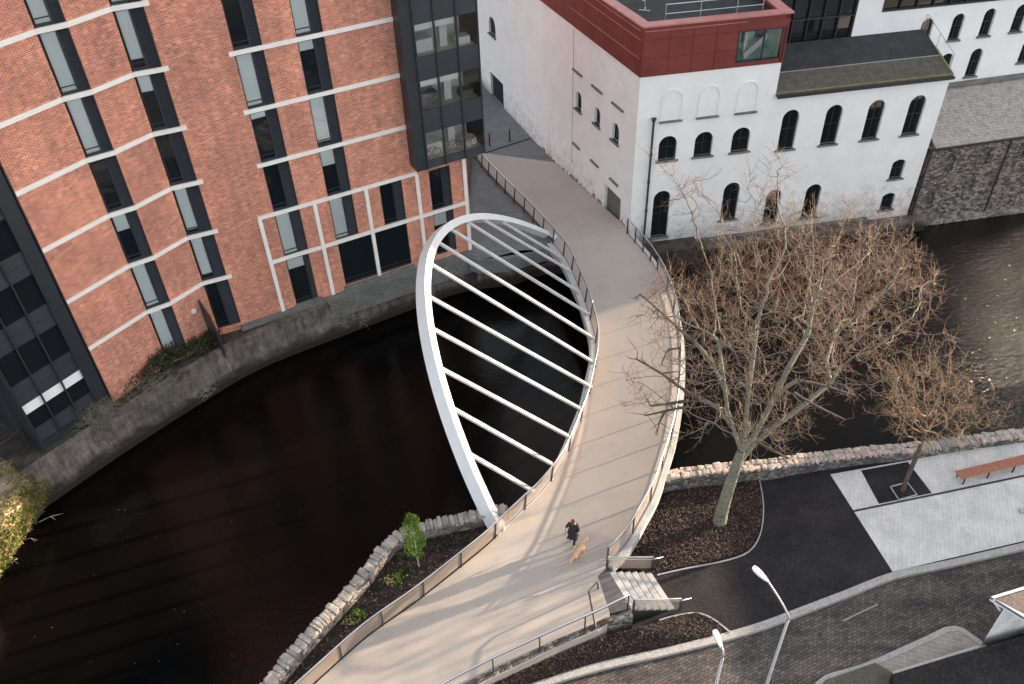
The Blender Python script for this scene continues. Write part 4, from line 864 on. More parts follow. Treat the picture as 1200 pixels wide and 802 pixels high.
# ledge at the foot of the front wall
mb = MB(); FF.box(mb, .8, EU+1.0, -5, -1.75, -.5, .85); FF.box(mb, .8, EU-3, -1.75, -1.45, -.4, .35); mb.build('foundation_ledge', M['concrete'], wb)

# --- rear wing behind, with glazed wall and lean-to
F3 = Fr(FF.p(0,0,-d3), 8.823)
rw = thing('rear_wing', 'white rear wing with tall arched windows behind the flat roof, unseen upper storeys added for shade', 'building', F3.p(20,0))
o3 = [(19.12,19.93,8.20,9.92,.4),(21.2,21.99,8.38,10.02,.4),(23.26,24.03,8.44,10.14,.4),(23.24,24.06,5.78,7.62,.41),(26.75,27.6,6.35,7.9,.42),(25.4,26.2,8.5,10.2,.4),(27.6,28.4,8.55,10.3,.4),(21.23,22.0,6.3,7.5,.2)]
mb = MB(); wall(mb, F3, 14.55, 46, -3, 32, o3+[(16.2,33,10.62+4*k,12.6+4*k,0) for k in range(5)], .22); wall(mb, F3, BU+.2, 14.55, 12.4, 32, [], .2); F3.box(mb, BU+.2,46,31.9,32,-12,-.05); Fw = Fr(F3.p(46,0), 98.823); wall(mb, Fw, 0, 12, -3, 32, [], .1); wall(mb, F3, 19.3, 34, -3, -2.9, [], .1)  # unseen upper storeys and east end added to shade brick and deck
mb.build('wall', M['white2'], rw)
mb = MB(); F3.box(mb, BU, 45.5, -2, 31.6, -10, -.8); mb.build('inner_wall', M['lead'], rw)
for o in o3: arch_window(F3, o, rw); sill(F3, o[0], o[1], o[2], rw, ov=.08)
mb = MB(); 
for u in np.arange(BU+.3, 14.6, .98): F3.box(mb, u-.03, u+.03, 8.5, 12.4, -.2, .08)
for z in (8.6,10.6,12.3): F3.box(mb, BU+.2, 14.5, z, z+.08, -.19, .06)
cw = mb.build('curtain_wall', M['lead'], rw)
for k, u in enumerate(np.arange(BU+.3, 14.0, .98)):
    for a, b in ((8.68,10.6),(10.68,12.3)): mb = MB(); F3.box(mb, u+.04, u+.94, a, b, -.17, -.1); mb.build('pane', M['pane'], cw)
for k in range(5):  # rows above the lowest belong to the added storeys
    mb = MB(); z = 4*k; F3.box(mb, 16.2, 33, 10.62+z, 10.72+z, -.2, .06)
    for u in np.arange(16.25, 33, 1.1): F3.box(mb, u-.03, u+.03, 10.72+z, 12.6+z, -.2, .04)
    sw = mb.build('strip_window', M['lead'], rw); mb = MB(); F3.box(mb, 16.2,33,10.72+z,12.6+z,-.18,-.12); mb.build('pane', M['pane'], sw)
# dark render patch
# guard wire on the roof edge
gr = thing('roof_guard_rail', 'thin grey guard rail on the right edge of the flat roof', 'railing', q(EU,.5))
mb = MB(); a, b = q(EU,.97), q(EU,.1); mb.tube([a+Vector((0,0,1.0)), b+Vector((0,0,1.0))], .018, 6); mb.build('rail', M['galvgrey'], gr)
for t in (.97,.55,.1): mb = MB(); mb.tube([q(EU,t), q(EU,t)+Vector((0,0,1.0))], .018, 6); mb.build('post', M['galvgrey'], gr)
# --- lean-to store with stone slate roof and old masonry wall
ls = thing('stone_store', 'old stone lean-to store with brown slate roof standing in the river', 'building', FF.p(24,0))
SE = 3.2; mb = MB(); slope = (4.9-3.2)/3.9
def sq(u, t, dz=0): return FF.p(u, SE+(5.05-SE)*t+dz, .2-4.0*t)
mb.hexa([sq(EU+.45,0,-.12),sq(34,0,.3-.12),sq(34,1,.3-.12),sq(EU+.45,1,-.12),sq(EU+.45,0),sq(34,0,.3),sq(34,1,.3),sq(EU+.45,1)]); mb.build('roof', M['slate_b'], ls)
for r in range(20):
    mb = MB(); t0, t1 = r/20, (r+1)/20+.01; u = EU+.45-rnd.uniform(0,.2)
    while u < 33.8:
        wd = rnd.uniform(.18,.32); a, b = max(u,EU+.42), u+wd-.012; dz = .3*(u-EU)/14.5; e = rnd.uniform(.03,.055)
        mb.hexa([sq(a,t0,dz),sq(b,t0,dz),sq(b,t1,dz-.01),sq(a,t1,dz-.01),sq(a,t0-.004,dz+e+.02),sq(b,t0-.004,dz+e+.02),sq(b,t1,dz+.02),sq(a,t1,dz+.02)], rnd.choice((0,0,1))); u += wd
    mb.build('slate_course', [M['slate'], M['slate_b']], ls, kind='stuff')
mb = MB(); mb.beam(sq(EU+.3,1.03,.2), sq(34,1.03,.5), .5, .25); mb.build('lead_flashing', M['copper'], ls)
mb = MB(); mb.beam(sq(EU+.4,-.01,-.05), sq(34,-.01,.25), .14, .12); mb.build('gutter', M['dark'], ls)
mb = MB(); so3 = [(20.6,21.5,1.3,2.5,.2),(22.9,23.9,1.5,2.75,.2),(20.0,20.9,-1.2,-.15,.2),(22.6,23.5,-.4,.7,.2),(25.6,26.4,1.7,2.7,.2),(24.6,25.2,-.3,.6,.15)]
wall(mb, FF, EU+.32, 34, -2.95, SE-.05, so3, .18); mb.face([FF.p(EU+.3,-2.9,-.0),FF.p(EU+.3,SE,-.0),FF.p(EU+.3,SE+1.6,-3.8),FF.p(EU+.3,-2.9,-3.8)]); mb.build('wall', M['ashlar'], ls)
for o in so3: mb = MB(); mb.face([FF.p(*p,-.17) for p in outline(o)]); mb.build('blocked_window', M['rubble_dark'], ls)
for ut, ub in ((EU+.28,EU+.28),(25.0,25.0)):
    mb = MB(); mb.tube([FF.p(ut,SE-.05,.1), FF.p(ub,-2.4,.1)], .055, 8); mb.build('drain_pipe', M['dark'], ls)
mb = MB(); FF.box(mb, EU+1.0, 34, -5, -2.25, -.5, .35); mb.build('footing', M['rubble'], ls)
# coarse rubble in the lower half, standing proud
mb = MB()
for k in range(520):
    u = rnd.uniform(EU+.5, 33.5); z = -2.3+ rnd.random()**1.3*(1.6+(u-20)*.13)*1.0
    if any(o[0]-.1 < u < o[1]+.1 and o[2]-.1 < z < o[3]+.1 for o in so3): continue
    a = rnd.uniform(.10,.24); b = rnd.uniform(.06,.13); w = rnd.uniform(.02,.07)
    c = FF.p(u,z,0); pts = []
    for (su, sz) in ((-1,-1),(1,-1),(1,1),(-1,1)): pts.append((u+su*a*rnd.uniform(.7,1), z+sz*b*rnd.uniform(.7,1)))
    mb.hexa([FF.p(*p,-.02) for p in pts]+[FF.p(u+(p[0]-u)*.7, z+(p[1]-z)*.7, w) for p in pts], rnd.choice((0,1,2)))
mb.build('rubble_facing', [M['rubble'], M['stonecap_b'], M['ashlar']], ls, kind='stuff')

# --- rooftop guard rails on the red box
RT = BOXT-.42
def roof_rail(label, pts, extra=None):
    t = thing('rooftop_guard_rail', label, 'guard rail', pts[0], 'freestanding guard rails on the red rooftop')
    mb = MB(); mb.tube([p+Vector((0,0,1.05)) for p in pts], .024, 6); mb.build('rail', M['galv'], t)
    mb = MB(); mb.tube([p+Vector((0,0,.55)) for p in pts], .02, 6); mb.build('rail', M['galv'], t)
    for p in pts:
        mb = MB(); mb.tube([p, p+Vector((0,0,1.08))], .024, 6); mb.build('post', M['galv'], t)
        mb = MB(); mb.beam(p+Vector((-.3,.12,.03)), p+Vector((.3,-.1,.03)), .05, .05); mb.beam(p+Vector((0,.0,.04)), p+Vector((.12,.45,.04)), .05, .04); mb.build('foot', M['galv'], t)
front = [FF.p(u, RT, -1.25) for u in (1.6,3.6,5.7,7.2)]; roof_rail('silver guard rail parallel to the front parapet of the red rooftop', front)
sidep = [FF.p(1.6,RT,-1.25), FF.p(1.1,RT,-3.4), FF.p(.2,RT,-6.0), FF.p(-.8,RT,-8.6)]; roof_rail('silver guard rail running back along the left parapet of the red rooftop', sidep[1:])
for k, u in enumerate((2.9,5.0)):
    mb = MB(); c = FF.p(u,RT,-.9); mb.tube([c, c+Vector((0,0,.10)), c+Vector((0,0,.3))], [.12,.08,.03], 8); mb.build('roof_vent', M['lampw'], label=('small white roof vent on the left of the red rooftop','small white roof vent on the right of the red rooftop')[k], cat='vent')
mb = MB(); c = FF.p(3.7,RT,-.55); FF.box(mb, 3.35,3.95,RT,RT+.07,-.75,-.5); mb.build('ballast_block', M['lampw'], label='pale ballast block on the roof by the front parapet', cat='block')

# ================================================================== FOREGROUND HOUSES, LOWER RIGHT
fh = thing('white_outbuilding', 'white outbuilding with flat brown roof at the right edge', 'building', at(1147,757,GR))
c0 = at(1149,757,GR); ex = (at(1225,690,2)-at(1163,703,2)).normalized(); ey = Vector((ex.y,-ex.x,0))
zt = 1.55
mb = MB(); A0 = at(1161,699,zt+.1); 
rc = [A0, A0+ex*4, A0+ex*4+ey*2.2, A0+ey*2.2]
rp = [at(1161,700,zt), at(1240,676,zt), at(1260,757,zt), at(1200,724,zt)]
mb.prism([(p.x,p.y) for p in rp], zt-.10, zt); mb.build('roof', M['brownroof'], fh)
mb = MB(); cl = rp+[rp[0]]
curb(mb, [rp[1],rp[0],rp[3],rp[2]], -.10, zt-.2, zt+.05); mb.build('fascia', M['lampw'], fh)
wp = [at(1172,709,zt), at(1240,688,zt), at(1250,748,zt), at(1204,727,zt)]
wp = [c0, c0+Vector((3,1,0)), at(1215,748,GR)+Vector((1,-1,0)), at(1200,742,GR)]
mb = MB(); mb.prism([(p.x,p.y) for p in wp], GR-.1, zt-.12); mb.build('wall', M['white2'], fh)
bk = MB(); p = at(1180,706,zt-.3); bk.beam(at(1172,715,zt-.45), at(1166,706,zt-.12), .08, .08); bk.build('bracket', M['lampw'], fh)
dh = thing('dark_roofed_building', 'dark felt roofed building filling the lower right corner', 'building', at(1100,800,-1))
e0, e1, e2 = at(1046,789,-.4), at(1147,758,-.4), at(1192,745,-.4)
mb = MB(); mb.hexa([Vector((e0.x,e0.y,-1.3)), Vector((e2.x+2,e2.y+.4,-1.3)), Vector((e2.x+2,-2,-1.3)), Vector((e0.x-4,-2,-1.3)), e0, Vector((e2.x+2,e2.y+.4,-.4)), Vector((e2.x+2,-2,.2)), Vector((e0.x-4,-2,.2))]); mb.build('roof', M['roofdark'], dh)
mb = MB(); mb.beam(e0+Vector((0,0,.02)), e1+Vector((0,0,.02)), .08, .06); mb.build('verge_strip', M['kerb'], dh)
e3, e4 = at(958,803,-.9), at(1012,784,-.9)
mb = MB(); mb.prism([(q_.x,q_.y) for q_ in (at(968,797,-.95), at(1026,777,-.95), at(1046,789,-.95), at(1040,830,-.95), at(950,815,-.95))], -1.3, -.93); mb.build('lean_roof', M['moss'], dh)

nb = thing('added_shade_house', 'low rendered house added out of view beyond the right edge to shade the paving', 'building', (36,26,GR))  # unseen house, added to throw shade over the paving
mb = MB(); mb.prism([(33.5,12),(44,12),(44,35.2),(33.5,35.2)], GR-.2, 3.4); mb.build('wall', M['white2'], nb)
mb = MB(); mb.hexa([(33.1,11.6,3.4),(44.4,11.6,3.4),(44.4,35.6,3.4),(33.1,35.6,3.4),(38.6,11.6,5.6),(38.9,11.6,5.6),(38.9,35.6,5.6),(38.6,35.6,5.6)]); mb.build('roof', M['slate_b'], nb)
for k in range(4):
    y = 14.5+k*5.5; mb = MB(); mb.box(33.42,33.52,y,y+1.2,.6,2.1); w_ = mb.build('window', M['lead'], nb); mb = MB(); mb.box(33.40,33.43,y+.06,y+1.14,.66,2.04); mb.build('pane', M['pane'], w_)

# ================================================================== LAMPS, BENCH, BOLLARDS
def lamp(label, top, arm_to, foot, head=True):
    t = thing('street_lamp', label, 'street lamp', foot, 'slim street lamps along the kerb')
    mb = MB(); mb.tube([foot, Vector((foot.x,foot.y,foot.z+1.2)), Vector((foot.x,foot.y,foot.z+1.25)), top], [.085,.085,.06,.045], 10); mb.build('pole', M['galvgrey'], t, smooth=True)
    mid = top + (arm_to-top)*.35 + Vector((0,0,.22))
    mb = MB(); mb.tube(spline([top, top+Vector((0,0,.2)), mid, arm_to], .15), .032, 8); mb.build('arm', M['galvgrey'], t, smooth=True)
    d = (arm_to-mid); d.z *= .3; d.normalize(); s2 = d.cross(Vector((0,0,1))).normalized()
    mb = MB(); prof = [(-.05,.035,.03),(.08,.07,.06),(.28,.105,.08),(.46,.105,.065),(.55,.07,.035)]; prev = None
    for x, w, h in prof:
        c = arm_to+d*x; ring = [c-s2*w-Vector((0,0,h*.5)), c+s2*w-Vector((0,0,h*.5)), c+s2*w*.8+Vector((0,0,h*.5)), c-s2*w*.8+Vector((0,0,h*.5))]
        if prev: [mb.face([prev[j],prev[(j+1)%4],ring[(j+1)%4],ring[j]]) for j in range(4)]
        else: mb.face(ring)
        prev = ring
    mb.face(prev); mb.build('lamp_head', M['lampw'], t, smooth=False)
H1 = 7.0
def foot_under(x, y, z): p = at(x,y,z); return Vector((p.x,p.y,GR))
tp = at(923,728,6.2); ar = at(899,680,7.3); lamp('street lamp with a bent arm and white head leaning over the tarmac kerb', tp, ar, Vector((tp.x,tp.y,GR)))
tp = at(846.5,772,6.2); ar = at(845.5,758,6.55)
lamp('street lamp with a short white head nearest the bottom edge of the photo', tp, ar, Vector((tp.x,tp.y,GR)))
# bench
b0, b1 = at(1127,562,G1+.45), at(1215,541,G1+.45); bd = (b1-b0).normalized(); bs = Vector((-bd.y,bd.x,0))
bn = thing('bench', 'long backless timber bench with dark legs on the pale paving', 'bench', Vector((b0.x,b0.y,G1)))
for k in range(5): mb = MB(); o_ = bs*(.06+k*.10); mb.beam(b0+o_, b1+o_, .085, .045); mb.build('slat', M['wood'], bn)
for t in (.06,.38,.72,.98):
    c = b0.lerp(b1,t); mb = MB()
    for o_ in (.05,.46): mb.beam(Vector((c.x,c.y,G1))+bs*(o_*1.1-.03), c+bs*o_-Vector((0,0,.03)), .05, .05)
    mb.beam(c+bs*.02-Vector((0,0,.045)), c+bs*.50-Vector((0,0,.045)), .05, .05); mb.build('leg', M['dark'], bn)
mb = MB(); p = at(1197,600,G1); mb.box(p.x-.1,p.x+.4,p.y-.12,p.y+.12,G1,G1+.12); mb.build('metal_plate', M['galvgrey'], label='small grey metal box on the pale paving at the right edge', cat='box')
for k, (x, y) in enumerate(((574,171),(597.5,166))):
    p = atn(x,y); mb = MB(); mb.tube([p, p+Vector((0,0,.95)), p+Vector((0,0,1.0))], [.06,.06,.03], 10); mb.build('bollard', M['dark'], label=('black bollard beside the glazed bay at the far path end','black bollard in the middle of the far path end')[k], cat='bollard', group='bollards at the path end', origin=p)
mb = MB(); a, b = atn(567,180), atn(621,162.5); mb.beam(a+Vector((0,0,.01)), b+Vector((0,0,.01)), .10, .05); structure('threshold_strip', mb, M['channel'])
mb = MB(); kl2 = [Vector((p.x,p.y,0)) for p in offset(resample(left, 20), .1)]
for a, b in zip(kl2, kl2[1:]): mb.beam(Vector((a.x,a.y,zg(a.y)+.03)), Vector((b.x,b.y,zg(b.y)+.03)), .12, .16)
structure('path_edge', mb, M['dark'])

# fence at the lower left on the quay
fp = [at(-6,545,LED), at(17,535,LED), at(38,516,LED), at(56,501,LED), at(72,490,LED), at(84,483,LED)]
fn = thing('bar_fence', 'dark vertical bar fence on the quay below the left glazed bay', 'fence', fp[1])
n = int(plen(fp)/.13); fs = resample(fp, n)
for k, p in enumerate(fs):
    mb = MB(); mb.beam(p, p+Vector((0,0,1.05)), .02, .035); mb.build('bar', M['galvgrey'] if k % 1 else M['post'], fn)
mb = MB(); mb.tube([p+Vector((0,0,1.06)) for p in fp], .025, 6); mb.tube([p+Vector((0,0,.12)) for p in fp], .02, 6); mb.build('rail', M['post'], fn)

# ================================================================== VEGETATION
def segs_mesh(name, P, Q, ra, rb, sides, m):
    P = np.asarray(P,float); Q = np.asarray(Q,float); ra = np.asarray(ra)[:,None]; rb = np.asarray(rb)[:,None]; n = len(P)
    d = Q-P; d /= np.linalg.norm(d,axis=1)[:,None]+1e-9; ref = np.where(np.abs(d[:,2:3])>.9, [[1.,0,0]], [[0,0,1.]]); a = np.cross(d,ref); a /= np.linalg.norm(a,axis=1)[:,None]; b = np.cross(d,a)
    V = np.empty((n,2*sides,3))
    for j in range(sides):
        t = 2*math.pi*j/sides; o = a*math.cos(t)+b*math.sin(t); V[:,j] = P+o*ra; V[:,sides+j] = Q+o*rb
    base = (np.arange(n)*2*sides)[:,None,None]; fq = np.array([[j,(j+1)%sides,sides+(j+1)%sides,sides+j] for j in range(sides)])[None]
    Fq = (base+fq).reshape(-1,4); me = bpy.data.meshes.new(name); me.vertices.add(n*2*sides); me.vertices.foreach_set('co', V.reshape(-1))
    me.loops.add(len(Fq)*4); me.loops.foreach_set('vertex_index', Fq.reshape(-1).astype(np.int32)); me.polygons.add(len(Fq)); me.polygons.foreach_set('loop_start', np.arange(0,len(Fq)*4,4,dtype=np.int32))
    me.polygons.foreach_set('use_smooth', np.ones(len(Fq),bool)); me.update(calc_edges=True); me.materials.append(m); return me
def add_mesh(me, name, parent, kind=None, off=None):
    o = bpy.data.objects.new(name, me); col.objects.link(o); o.parent = parent
    l = root_loc(parent); me.transform(Matrix.Translation(-l)); tag(o, kind=kind); return o
def colonize(seed, starts, attr, step, infl, kill, iters, bias=Vector((0,0,.1))):
    r = random.Random(seed); nodes = []; par = []; kids = {}
    for chain in starts:
        prev = -1
        for c in chain:
            if isinstance(c, int): prev = c; continue
            nodes.append(Vector(c)); par.append(prev); prev = len(nodes)-1
    attr = [Vector(a) for a in attr]
    for it in range(iters):
        kd = kdtree.KDTree(len(nodes)); [kd.insert(p, i) for i, p in enumerate(nodes)]; kd.balance()
        acc = {}; keep = []
        for a in attr:
            co, i, d = kd.find(a)
            if d < kill: continue
            keep.append(a)
            if d < infl: acc.setdefault(i, []).append((a-co)/max(d,1e-6))
        attr = keep
        if not acc: break
        for i, l in acc.items():
            v = Vector((0,0,0)); [v.__iadd__(q_) for q_ in l]; v = v.normalized()+bias+Vector((r.uniform(-.25,.25),r.uniform(-.25,.25),r.uniform(-.25,.25)))
            p = nodes[i]+v.normalized()*step
            if kids.get(i,0) > 3: continue
            kids[i] = kids.get(i,0)+1; nodes.append(p); par.append(i)
        if len(nodes) > 14000: break
    return nodes, par
def radii(nodes, par, tip, ex=2.2, cap=None):
    n = len(nodes); r = [0.]*n; ch = [0]*n
    for i in range(n-1,-1,-1):
        if r[i] == 0: r[i] = tip**ex
        if par[i] >= 0: r[par[i]] += r[i]
    return [q_**(1/ex) for q_ in r]
def twigs(seed, nodes, par, rad, thr, per, length, up=.35, r0=.010, droop=0, keep=None):
    r = random.Random(seed); P=[];Q=[];A=[];B=[]
    for i, p in enumerate(nodes):
        if rad[i] > thr or par[i] < 0: continue
        base = (p-nodes[par[i]]).normalized()
        for k in range(per if rad[i] < thr*.6 else max(1, per//2)):
            v = (base*.7+Vector((r.gauss(0,.6),r.gauss(0,.6),r.gauss(0,.5)+up))).normalized(); ln = length*r.uniform(.5,1.2); q0 = p; rr = min(rad[i]*.8, r0)
            for s_ in range(3):
                v2 = (v+Vector((r.gauss(0,.28),r.gauss(0,.28),r.gauss(0,.22)+.08-droop))).normalized(); q1 = q0+v2*ln/3; P.append(q0[:]);Q.append(q1[:]);A.append(rr);B.append(rr*.75)
                if s_ < 2 and r.random() < .85:
                    v3 = (v2+Vector((r.gauss(0,.7),r.gauss(0,.7),r.gauss(0,.5)+.15))).normalized(); q2 = q1+v3*ln*.38*r.uniform(.6,1.1); P.append(q1[:]);Q.append(q2[:]);A.append(rr*.7);B.append(rr*.4)
                q0 = q1; v = v2; rr *= .75
    return P,Q,A,B
def ell(r, c, rad, n, shell=.25, cutz=None):
    out = []
    while len(out) < n:
        v = Vector((r.uniform(-1,1),r.uniform(-1,1),r.uniform(-1,1))); l = v.length
        if l > 1 or l < shell*r.random(): continue
        p = Vector((c[0]+v.x*rad[0], c[1]+v.y*rad[1], c[2]+v.z*rad[2]))
        if cutz and p.z < cutz: continue
        out.append(p)
    return out
def clumps(r, c, rad, ncl, per, sig, zmin=2.6):
    out = []
    for k in range(ncl):
        while True:
            v = Vector((r.uniform(-1,1),r.uniform(-1,1),r.uniform(-1,1)))
            if .35 < v.length < 1: break
        p = Vector((c[0]+v.x*rad[0], c[1]+v.y*rad[1], c[2]+v.z*rad[2])); sg = sig*r.uniform(.7,1.4)
        for _ in range(per): q_ = p+Vector((r.gauss(0,sg),r.gauss(0,sg),r.gauss(0,sg*.8))); out += [q_] if q_.z > zmin else []
    return out
def tree(name, label, base, starts, attr, seed, step, infl, kill, iters, tip, tw, trunk_mat, limb_mat, twig_mat, thick=.055, group=None, ex=2.2):
    nodes, par = colonize(seed, starts, attr, step, infl, kill, iters); rad = radii(nodes, par, tip, ex)
    t = thing(name, label, 'tree' if 'tree' in name else 'shrub', base, group)
    if len(starts) > 3:
        for i, f_ in enumerate((1.85,1.5,1.34,1.26,1.18,1.08)): rad[i] *= f_
    big = [i for i in range(len(nodes)) if par[i] >= 0 and rad[i] >= thick]; mid = [i for i in range(len(nodes)) if par[i] >= 0 and rad[i] < thick]
    def mk(idx, nm, sides, m, kind=None, r=None):
        if not idx: return
        me = segs_mesh(nm, [nodes[par[i]][:] for i in idx], [nodes[i][:] for i in idx], [min(rad[par[i]], rad[i]*1.25) for i in idx], [rad[i] for i in idx], sides, m); add_mesh(me, nm, t, kind)
    mk(big, 'trunk', 9, trunk_mat); mk(mid, 'branches', 4, limb_mat)
    P,Q,A,B = twigs(seed+1, nodes, par, rad, *tw); add_mesh(segs_mesh('crown', P,Q,A,B,3,twig_mat), 'crown', t, 'stuff'); return t, nodes, rad

# --- big bare tree
r = random.Random(11); tb = at(843,612,G1)
c1 = tb+Vector((.1,.1,1.6)); c2 = tb+Vector((.30,.25,3.4)); fk = tb+Vector((.42,.35,4.3))
attr = clumps(r, (11.3,27.0,7.2), (6.0,5.6,4.4), 50, 30, .72) + clumps(r, (15.4,30.6,6.2), (3.9,3.6,2.8), 17, 26, .65) + clumps(r, (10.8,28.8,10.6), (4.4,4.0,2.0), 12, 13, .6, 8) + ell(r,(6.6,25,5.2),(2.4,3,1.6),45)
starts = [[tb-Vector((0,0,.3)), tb+Vector((.02,.02,.6)), c1, tb+Vector((.2,.18,2.5)), c2, fk],
          [5, fk+Vector((-.35,.1,.9)), fk+Vector((-.75,.4,2.0)), fk+Vector((-1.0,.9,3.4)), fk+Vector((-1.2,1.6,4.6))],
          [5, fk+Vector((.1,.3,.9)), fk+Vector((.15,.9,2.2)), fk+Vector((.3,1.6,3.6)), fk+Vector((.4,2.2,5.0))],
          [5, fk+Vector((.5,.2,.7)), fk+Vector((1.1,.8,1.7)), fk+Vector((1.9,1.8,2.8)), fk+Vector((2.8,2.8,3.7))],
          [4, c2+Vector((.6,.5,.5)), c2+Vector((1.6,1.0,1.2)), c2+Vector((3.0,1.7,1.8)), c2+Vector((4.3,2.5,2.3))]]
big, nodes, rad = tree('bare_tree', 'large bare tree with mossy forked trunk growing from the mulch bed', tb, starts, attr, 5, .32, 3.2, .40, 80, .0125,
     (.022, 3, .80, .25, .0085), M['bark_moss'], M['bark'], M['twig'], .06, ex=2.38)
# sawn and broken limbs reaching over the deck and the water
def limb(pts, r0, m='deadwood'):
    mb = MB(); pts = [Vector(p) for p in pts]; n = len(pts); mb.tube(spline(pts,.3), [r0*(1-.55*k/(len(spline(pts,.3))-1)) for k in range(len(spline(pts,.3)))], 6)
    for p in spline(pts,.5)[1:]:
        for k in range(2):
            v = Vector((rnd.gauss(0,1),rnd.gauss(0,1),rnd.gauss(0,.7))).normalized(); mb.tube([p, p+v*.35, p+(v+Vector((rnd.gauss(0,.4),rnd.gauss(0,.4),.3)))*.65], [r0*.35,r0*.25,.008], 3)
    mb.build('broken_limb', M[m], big)
f2 = fk
limb([at(822,468,5.6), at(800,456,5.5), at(775,438,5.4), at(746,421,5.2)], .085); limb([at(815,402,6.6), at(795,385,6.8), at(770,362,7.0), at(750,345,7.1)], .08)
limb([at(806,470,5.6), at(785,473,5.4), at(762,476,5.3)], .08); limb([at(808,476,5.4), at(780,482,5.2), at(757,487,5.0)], .07); limb([at(779,482,5.2), at(773,495,4.9), at(770,508,4.7)], .06); limb([at(797,408,6.3), at(783,410,6.2), at(775,428,5.9)], .05)
limb([at(868,508,3.6), at(888,518,3.7), at(905,528,3.7), at(924,537,3.5)], .09); limb([at(935,446,6.5), at(965,452,6.4), at(1003,464,6.1)], .075); limb([at(930,460,6.3), at(955,475,6.1), at(990,492,5.7)], .07)
# link the broken limbs back to the fork
for a, b in ((at(822,468,5.6), fk+Vector((-.5,.2,1.2))), (at(815,402,6.6), fk+Vector((-.9,.7,2.8))), (at(868,508,3.6), fk), (at(935,446,6.5), fk+Vector((1.1,.8,1.7)))):
    mb = MB(); mb.tube(spline([b, (a+b)/2+Vector((0,0,.3)), a], .3), .09, 6); mb.build('limb', M['bark'], big)
# --- small tree by the river wall
tb = at(1057,576,G1); r = random.Random(3)
attr = clumps(r, (tb.x+.35,tb.y+1.1,3.6), (2.2,2.2,1.9), 30, 30, .42, 1.3)
tree('bare_tree', 'small dense bare tree with dark leaning trunk in the steel framed pit', tb, [[tb-Vector((0,0,.2)), tb+Vector((.05,.1,.7)), tb+Vector((.2,.3,1.5)), tb+Vector((.35,.5,2.2)), tb+Vector((.45,.7,2.8))]], attr, 9, .22, 1.8, .28, 60, .0085, (.018, 3, .5, .3, .0075), M['deadwood'], M['twig_dark'], M['twig_dark'], .05)
# --- reddish shrubs rooted at the foot of the white wall and leaning over the water
spots = [(2.4,.7),(4.6,.9),(6.9,.8),(9.0,1.0),(11.2,.9),(13.2,1.1),(15.0,.9)]
labs = ['bare reddish shrub at the foot of the white wall nearest the path','bare reddish shrub below the second arched doorway from the left','bare reddish shrub below the gap between the arched doorways','bare reddish shrub below the third arched doorway','bare reddish shrub below the fourth arched doorway','bare reddish shrub between the doorways and the small windows','bare reddish shrub at the right end of the bank below the small windows']
for k, (u, s) in enumerate(spots):
    b = FF.p(u, -2.2, 1.1+rnd.uniform(0,.8)); r = random.Random(30+k)
    tgt = ell(r, (b.x+.5, b.y-3.9, -.7), (2.3*s,3.6,1.3*s), 300, .1, -2.4)
    st_ = [[b-Vector((0,0,.6))]+[]]+[[0, b+Vector((r.uniform(-.5,.5), -.3-r.random()*.6, .3)), b+Vector((r.uniform(-1.1,1.1), -.9-r.random(), .8))] for _ in range(5)]
    tree('bare_shrub', labs[k], b, st_, tgt, 40+k, .3, 2.2, .36, 46, .009, (.022, 3, .7, .2, .0085), M['deadwood'], M['twig_red'], M['twig_red'], .05, 'reddish bare shrubs below the white wall')

# --- leaves and stems
def tufts(mb, pts, n, size, r, h=.3, m=0, flat=.5):
    for p in pts:
        for k in range(n):
            c = p+Vector((r.gauss(0,1)*size, r.gauss(0,1)*size, abs(r.gauss(0,1))*h)); a = Vector((r.gauss(0,1),r.gauss(0,1),r.gauss(0,1)*flat)).normalized()*r.uniform(.03,.08); b = a.cross(Vector((r.gauss(0,1),r.gauss(0,1),r.gauss(0,1)))).normalized()*r.uniform(.02,.05)
            mb.face([c-a, c+b, c+a, c-b], m)
r = random.Random(5)
mb = MB(); pts = []
for k in range(430):
    t = r.random(); a = at(138+t*118, 454-t*56, LED+.1); pts.append(a+Vector((r.gauss(0,.15), r.uniform(-.55,.75), r.uniform(0,.95)*(1-abs(t-.5)*1.3))))
tufts(mb, pts, 30, .17, r, .22); mb.build('ivy', M['leaf'], label='dark ivy and weeds climbing on the quay ledge against the brick wall', cat='ivy', kind='stuff')
def scrub(label, cx, n, m, rad=.6, h=.6, z=LED):
    t = MB()
    for k in range(n):
        p = at(cx[0]+r.uniform(-cx[2],cx[2]), cx[1]+r.uniform(-cx[3],cx[3]), z); v = Vector((r.gauss(0,.5),r.gauss(0,.5),1)).normalized()*h*r.uniform(.4,1.2); q1 = p+v*.5+Vector((r.gauss(0,.1),r.gauss(0,.1),0)); q2 = p+v+Vector((r.gauss(0,.25),r.gauss(0,.25),-.05))
        t.tube([p,q1,q2],[.014,.011,.005],3,cap=False)
        for _ in range(3): w = q1.lerp(q2,r.random()); t.tube([w, w+Vector((r.gauss(0,.2),r.gauss(0,.2),r.gauss(.05,.12)))],[.009,.004],3,cap=False)
    return t.build('dry_weeds', m, label=label, cat='weeds', kind='stuff')
scrub('tangled dry grey weeds on the quay below the left glazed bay', (102,487,32,14), 420, M['twig_dry'], h=.9)
scrub('sparse dry stems along the middle of the quay ledge', (190,452,60,16), 240, M['twig_dry'], h=.35)
scrub('low dead stems on the ledge below the framed brick wall', (340,372,90,10), 160, M['twig_dry'], h=.25)
